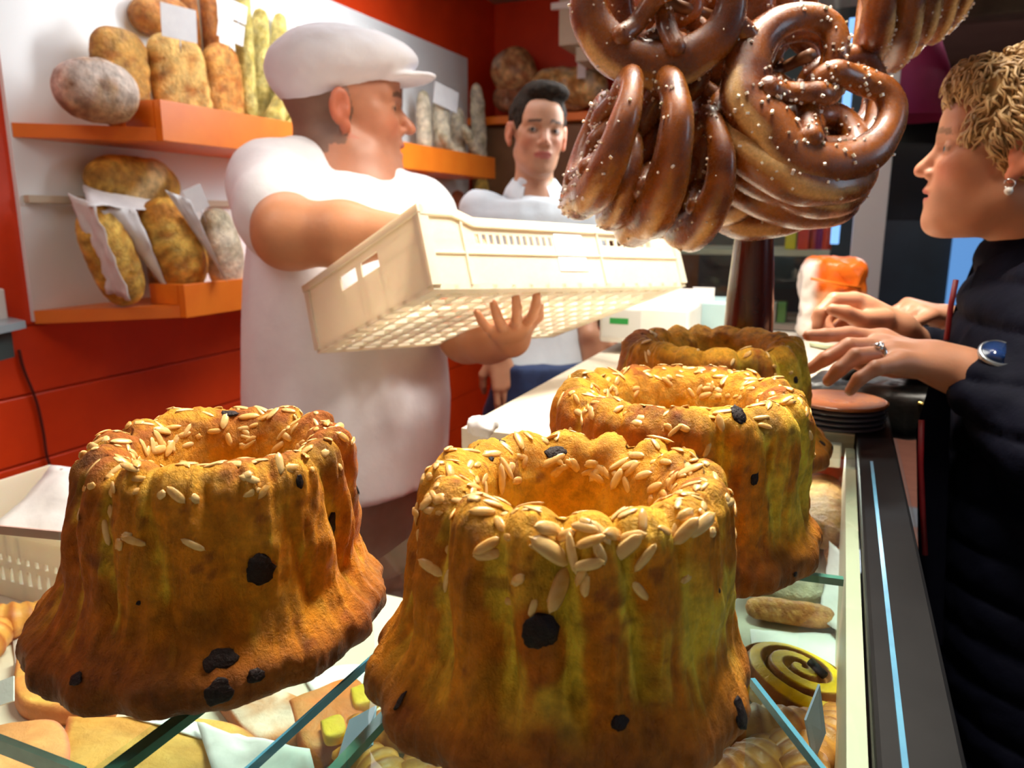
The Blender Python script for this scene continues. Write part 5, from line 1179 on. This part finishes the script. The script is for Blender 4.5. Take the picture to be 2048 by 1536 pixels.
psheet([(1640, 1235), (1660, 1085), (1705, 1120), (1715, 1290)], UZ+.012, 'crumpled white paper by the side panel of the case', 1, h=(0, .02, .03, .01))
psheet([(1510, 1345), (1500, 1262), (1690, 1270), (1700, 1345)], UZ+.004, 'grey white paper behind the spiral pastry', 2, .003)
# left side
M['crumb'] = vmat('almond_cake', rough=.6, bump=.002, bscale=70, var=.25, vscale=26)
def slab(pts, z, h, label, seed, top=(.72, .42, .10), top2=(.58, .28, .05), side=(.55, .20, .06), name='cake_slab'):
    P2 = [gz(a, b, z+h)[:2] for a, b in pts]; ctr = np.mean(P2, 0); n = 64; ang = np.linspace(0, len(P2), n, endpoint=False); lo_ = []
    Q = np.array(P2); ring = bez(np.vstack([Q, Q[:1]]), n)[:-1]; n = len(ring); rows = []; k = [(0.0, 1.0), (.35, 1.0), (.7, .99), (.88, .97), (.96, .86), (1.0, .6), (1.0, .2), (.97, 0), (.4, 0)]
    v = []; c_ = []; 
    for (s_, zh) in k:
        p = ctr+(ring-ctr)*s_; q = np.concatenate([p, np.full((n, 1), z+.0006+h*zh)], 1); q[:, 2] += (.08*h*vn(q, 60, 2, seed))*(zh > .9); v.append(q)
        tcol = lerpc(top, top2, smooth01(vn(q, 45, 3, seed), -.3, .4)); c_.append(tcol if zh > .9 else np.tile(V(*side), (n, 1)))
    v = np.vstack(v); f = [[i*n+j, i*n+(j+1) % n, (i+1)*n+(j+1) % n, (i+1)*n+j] for i in range(len(k)-1) for j in range(n)]
    return single(name, v, [q[::-1] for q in f], M['crumb'], label, 'cake', None, col=np.vstack(c_))
slab([(130, 1425), (470, 1440), (520, 1560), (130, 1570)], TZ, .022, 'large flat yellow almond cake at the bottom left under the glass', 1)
slab([(-120, 1470), (112, 1432), (120, 1560), (-120, 1600)], TZ, .026, 'flat yellow cake with a pinkish crust in the bottom left corner', 2, side=(.62, .22, .12), top=(.76, .40, .14), top2=(.66, .30, .1))
slab([(30, 1295), (150, 1285), (230, 1400), (40, 1400)], TZ, .020, 'orange glazed slab cake behind the yellow one, at the left cake foot', 3, side=(.6, .22, .06), top=(.80, .34, .08), top2=(.80, .48, .10))
slab([(430, 1385), (560, 1375), (640, 1430), (520, 1480)], TZ, .018, 'sugar crusted pastry between the two front cakes', 4, side=(.45, .14, .04), top=(.72, .58, .46), top2=(.50, .20, .06), name='sugared_pastry')
slab([(575, 1395), (710, 1350), (730, 1420), (620, 1500)], TZ, .022, 'orange glazed fruit pastry next to the sugar crusted one', 5, side=(.5, .12, .03), top=(.70, .18, .03), top2=(.62, .26, .08), name='fruit_pastry')
slab([(700, 1375), (745, 1362), (760, 1390), (712, 1408)], TZ+.016, .012, 'small yellow fruit piece between the front cakes', 6, side=(.85, .5, .02), top=(.88, .58, .02), top2=(.85, .5, .02), name='fruit_piece')
slab([(640, 1440), (682, 1428), (690, 1462), (652, 1472)], TZ+.022, .010, 'yellow fruit piece on the orange glazed pastry', 7, side=(.85, .5, .02), top=(.88, .58, .02), top2=(.85, .5, .02), name='fruit_piece')
psheet([(395, 1450), (620, 1500), (640, 1580), (440, 1590)], TZ+.028, 'white paper sheet at the bottom between the front cakes', 3, .012, h=(0, .01, .01, 0))
psheet([(600, 1340), (730, 1330), (745, 1400), (640, 1410)], TZ+.004, 'white tray paper behind the fruit pastry', 4, .004)
psheet([(170, 1380), (420, 1452), (420, 1482), (180, 1410)], TZ+.024, 'narrow white paper along the yellow almond cake', 5, .006)
psheet([(20, 1220), (170, 1190), (230, 1290), (30, 1330)], TZ+.003, 'white tray paper under the left croissants', 6, .004)
def label_plate(pts, label, m='bluepaper'):
    P_ = [at(*p) for p in pts]; n = unit(np.cross(P_[1]-P_[0], P_[3]-P_[0]))*.0008; q = [p+n for p in P_]+[p-n for p in P_]
    return single('price_label', q, [[0, 1, 2, 3], [7, 6, 5, 4], [0, 4, 5, 1], [1, 5, 6, 2], [2, 6, 7, 3], [3, 7, 4, 0]], M[m], label, 'label', None, smooth=False)
d1 = float((gz(700, 1500, TZ+.06)-CAM)@CF)
label_plate([(668, 1545, d1-.01), (700, 1440, d1+.01), (752, 1412, d1), (745, 1490, d1-.02)], 'bluish white price label standing between the front cakes')
label_plate([(-40, 1378, d1+.05), (28, 1352, d1+.05), (28, 1402, d1+.04), (-40, 1425, d1+.04)], 'white price label on the orange slab cake at the left edge', 'paper')
d2 = float((gz(1630, 1522, UZ+.004)-CAM)@CF)-.034
label_plate([(1610, 1440, d2-.006), (1638, 1368, d2), (1650, 1465, d2-.002), (1627, 1524, d2)], 'light blue diamond shaped price label below the spiral pastry')
a, b = gz(1620, 1322, UZ+.035), gz(1650, 1352, UZ+.03); tag(single('label_clip', *tube([a, b], .0035, 8), M['black'], 'small black clip pin above the spiral pastry'), cat='clip')
# slotted white crate behind the case on the left
def small_crate():
    c = gz(70, 1235, TZ); w_, h = .30, .085; x0, y0 = c[0]-.17, c[1]+.02
    root = thing('slotted_crate', 'white plastic crate with a row of slots, left behind the glass', 'crate', (x0+w_/2, y0+.07, TZ))
    hs_ = [(.04+i*.016, .047+i*.016, .022, .040) for i in range(14)]+[(.04+i*.016, .047+i*.016, .048, .056) for i in range(14)]
    xs = sorted({0, w_, *[q for a in hs_ for q in a[:2]]}); ys = sorted({0, h, *[q for a in hs_ for q in a[2:]]}); bs = []
    for i in range(len(xs)-1):
        for j in range(len(ys)-1):
            cx, cy = (xs[i]+xs[i+1])/2, (ys[j]+ys[j+1])/2
            if not any(a < cx < b and c_ < cy < d for a, b, c_, d in hs_): bs.append(box((x0+xs[i], y0, TZ+.001+ys[j]), (x0+xs[i+1], y0+.004, TZ+.001+ys[j+1]), 0))
    part('front_panel', *merge(*bs), M['crate'], root, smooth=False)
    for a, b in (((x0, y0+.004, TZ+.001), (x0+.004, y0+.14, TZ+h+.03)), ((x0+w_-.004, y0+.004, TZ+.001), (x0+w_, y0+.14, TZ+h))): part('end_panel', *box(a, b, 0), M['crate'], root, smooth=False)
    part('back_panel', *box((x0+.004, y0+.136, TZ+.001), (x0+w_-.004, y0+.14, TZ+h), 0), M['crate'], root, smooth=False)
    part('rim', *box((x0-.003, y0-.004, TZ+h+.001), (x0+w_+.003, y0-.0, TZ+h+.010), .001), M['crate'], root, smooth=False)
    p = [(x0+.02, y0+.02, TZ+.05), (x0+w_-.02, y0+.02, TZ+.05), (x0+w_-.03, y0+.12, TZ+.125), (x0+.03, y0+.12, TZ+.125)]
    sheet('crate_liner', p, .001, M['paper'], 'white paper liner bulging out of the slotted crate', 'paper', None, .02, 4)
small_crate()
# ------------------------------------------------------------------ things on the counter beyond
# coin dish on a stack of dark discs
dc = gz(1678, 806, 1.262); dc[2] = GZ
st = thing('coin_dish', 'round coin dish with copper brown top on a stack of dark discs beside the rail', 'dish', (dc[0], dc[1], GZ))
M['copper'] = mat('brown_dish', (.34, .12, .04), (.28, .09, .03), 30, .25, coat=.3)
M['disc'] = mat('dark_disc', (.06, .07, .11), None, rough=.2, spec=.8)
R0 = .059
for k in range(4): part('disc', *lathe([(0, GZ+.001+k*.0068), (R0-.003, GZ+.001+k*.0068), (R0, GZ+.003+k*.0068), (R0-.003, GZ+.0055+k*.0068), (0, GZ+.0055+k*.0068)], 40, (dc[0], dc[1], 0)), M['disc'], st)
zt_ = GZ+.0285; prof = [(0, zt_), (R0, zt_), (R0+.001, zt_+.003), (R0-.002, zt_+.0045)]+[(R0*(.93-.085*i), zt_+.0032-.0004*i+(.0009 if i % 2 else 0)) for i in range(10)]+[(0, zt_+.0005)]
part('dish_top', *lathe(prof, 48, (dc[0], dc[1], 0)), M['copper'], st)
# black handbag under the hands, banknote
def rbox(c, half, ax, r=.02, vox=.005):
    S = SDF(); Bm = np.stack(ax, 1); c = np.array(c, float); h = np.array(half)-r
    def fn(q):
        d = np.abs((q-c)@Bm)-h; return np.sqrt((np.maximum(d, 0)**2).sum(-1))+np.minimum(d.max(-1), 0)-r
    S.add(fn, c, float(np.linalg.norm(half)), .01); return S.mesh(vox)
bc = at(1790, 775, 1.13); bg = thing('handbag', 'open black leather handbag under the womans hands', 'handbag', (bc[0], bc[1], bc[2]-.05))
M['leather'] = mat('black_leather', (.008, .009, .010), (.014, .015, .014), 60, .4, .0012, 120)
ax = (unit([.97, -.2, 0]), unit([.2, .97, 0]), V(0, 0, 1))
v, f = rbox(bc-V(0, 0, .03), (.125, .06, .035), ax); part('bag_body', folds(v, f, .004, 22, 2), f, M['leather'], bg)
t_ = np.linspace(0, math.pi, 18); hc = bc+V(.02, 0, -.0); part('handle', *tube([hc+ax[0]*math.cos(a)*.09+V(0, 0, .035*math.sin(a)) for a in t_], .006, 8), M['leather'], bg)
part('clasp', *tube([at(1836, 806, 1.06), at(1872, 818, 1.06)], .003, 8), mat('brass', (.5, .38, .12), None, rough=.25, metal=1), bg)
nb = at(1640, 700, .975); pts = [at(1618, 684, .985), at(1700, 694, .975), at(1700, 712, .968), at(1620, 694, .980)]
sheet('banknote', pts, .0006, mat('banknote_paper', (.50, .56, .34), (.42, .48, .28), 60, .7), 'folded pale green banknote under the womans fingers', 'banknote', None, .001, 2, 6, 4)
# white ticket printer with papers
pc = gz(1290, 712, GZ); px_ = thing('ticket_printer', 'white box shaped ticket printer with a green stripe on the far worktop', 'printer', (pc[0], pc[1]+.07, GZ))
dpt = float((pc-CAM)@CF); wl_, wr_ = at(1187, 690, dpt)[0], at(1383, 690, dpt)[0]; y0 = pc[1]
zb0, zt0 = at(1290, 690, dpt)[2], at(1290, 612, dpt)[2]
part('foot', *box((wl_+.05, y0+.02, GZ), (wr_-.02, y0+.12, zb0), .003), M['black'], px_, smooth=False)
hb_ = part('housing', *box((wl_, y0, zb0+.001), (wr_, y0+.15, zt0), .006), M['white'], px_, smooth=False)
part('green_stripe', *box((wl_+.022, y0-.0012, zt0-.036), (wl_+.06, y0-.0001, zt0-.024), 0), mat('green_print', (.02, .30, .06), None, rough=.4), hb_, smooth=False)
part('front_plate', *box((wl_+.006, y0-.0008, zb0+.012), (wl_+.085, y0-.00005, zt0-.008), 0), mat('grey_plate', (.66, .68, .68), None, rough=.4), hb_, smooth=False)
r = np.random.default_rng(3)
for i in range(6):
    x = wl_+.012+i*.030; h = [.022, .028, .020, .034, .030, .032][i]
    tag(single('receipt_slip', *box((x, y0+.02+.02*i, zt0+.0005), (x+.034+.01*(i > 2), y0+.022+.02*i, zt0+h), 0), M['paper'], ['leftmost small slip', 'second slip from left', 'short third slip', 'tall fourth slip', 'fifth slip', 'rightmost wide slip'][i]+' standing on the ticket printer', 'paper slip', 'slips on the printer', smooth=False))
# pale blue plastic tub beside the printer
a = at(1395, 690, 1.65); tag(single('plastic_tub', *box((a[0], a[1], GZ), (a[0]+.07, a[1]+.12, at(1400, 600, 1.65)[2]), .006), mat('pale_blue_plastic', (.42, .60, .62), None, rough=.3), 'pale blue plastic tub right of the ticket printer', 'tub', smooth=False))
# orange topped bag
oc = gz(1665, 690, GZ+.03); oc = at(1662, 585, 1.72); hz = (oc[2]-GZ)
v, f = rbox((oc[0], oc[1], GZ+(at(1662, 515, 1.72)[2]-GZ)/2), (.066, .05, (at(1662, 515, 1.72)[2]-GZ)/2), (V(math.cos(.2), math.sin(.2), 0), V(-math.sin(.2), math.cos(.2), 0), V(0, 0, 1)), .03, .006)
zf_ = at(1662, 575, 1.72)[2]; col = lerpc((.80, .36, .17), (.85, .16, .01), smooth01(v[:, 2], zf_-.012, zf_)); left = smooth01(-(v-oc)@CR, .042, .060); col = lerpc(col, np.broadcast_to((.80, .72, .66), col.shape), left)
M['bagp'] = vmat('orange_plastic', rough=.35, bump=.002, bscale=30, var=.08)
v = folds(v, f, .005, 25, 3, (1, 1, 1)); v[:, 2] = np.maximum(v[:, 2], GZ+.0005)
og = single('carrier_bag', v, f, M['bagp'], 'orange and white plastic carrier bag beyond the womans pinched fingers', 'bag', col=col)
part('folded_flap', *tube([at(1622, 557, 1.655), at(1665, 566, 1.65), at(1720, 575, 1.66)], .006, 8, flat=.5), mat('orange_flap', (.90, .20, .015), None, rough=.35), og)
# crumpled white foil at the worktop corner
v, f = rbox(gz(950, 868, GZ+.008)+V(0, .02, 0), (.016, .014, .008), (V(1, 0, 0), V(0, 1, 0), V(0, 0, 1)), .006, .003); v = folds(v, f, .006, 70, 3, (1, 1, 1)); v[:, 2] += GZ+.0005-v[:, 2].min()
tag(single('crumpled_paper', v, f, M['paper'], 'small crumpled white paper on the near left corner of the worktop', 'paper'))
# card reader on the wall, its cable, white socket
wp = lambda x, y, dx=0: gx(x, y, -1.7+dx)
dv = wp(20, 675, .06); rd = thing('card_reader', 'grey blue device on the orange wall at the left edge, cable hanging down', 'device', (dv[0], dv[1], dv[2]-.04))
ya = wp(-60, 680, .06)[1]; yb_ = wp(58, 680, .06)[1]; z1, z2 = wp(20, 640, .06)[2], wp(20, 712, .06)[2]
part('lid', *prism([(-1.699, ya), (-1.56, ya), (-1.60, yb_-.03), (-1.699, yb_)], z1-.016, z1), mat('grey_blue_plastic', (.30, .38, .42), None, rough=.3), rd, smooth=False)
part('device_body', *prism([(-1.699, ya), (-1.59, ya), (-1.62, yb_-.05), (-1.699, yb_-.03)], z2, z1-.0165), mat('dark_green_plastic', (.05, .08, .08), None, rough=.3), rd, smooth=False)
cb_ = bez([wp(x, y, .008) for x, y in ((38, 700), (48, 740), (72, 800), (86, 860), (96, 920), (118, 965), (150, 1000), (165, 1040))], 50)
tag(single('cable', *tube(cb_, .0035, 6), mat('dark_cable', (.10, .008, .006), None, rough=.5), 'thin dark cable hanging down the orange wall from the device'), cat='cable')
ya = wp(-40, 610, .02)[1]; yb_ = wp(11, 610, .02)[1]; tag(single('wall_socket', *box((-1.699, ya, wp(0, 642, .02)[2]), (-1.675, yb_, wp(0, 577, .02)[2]), .004), M['white'], 'white wall socket at the left edge above the device', 'socket', smooth=False))
# pendant spot in the air unit, fluorescent tubes under the ceiling (the lamps that light the shop)
for i, (x, y0_, y1_) in enumerate(((-1.0, 1.2, 2.4), (-.12, .67, 1.57))):
    l_ = thing('ceiling_lamp', ['long white ceiling lamp over the aisle, above the frame', 'long white ceiling lamp over the counter, above the frame'][i], 'lamp', (x, (y0_+y1_)/2, ZC-.03))
    part('lamp_housing', *box((x-.08, y0_, ZC-.03), (x+.08, y1_, ZC-.002), .004), M['white'], l_, smooth=False)
    part('tube', *tube([(x, y0_+.03, ZC-.04), (x, y1_-.03, ZC-.04)], .008, 10), mat('lamp_tube', (1, .97, .9), None, emit=2), l_)
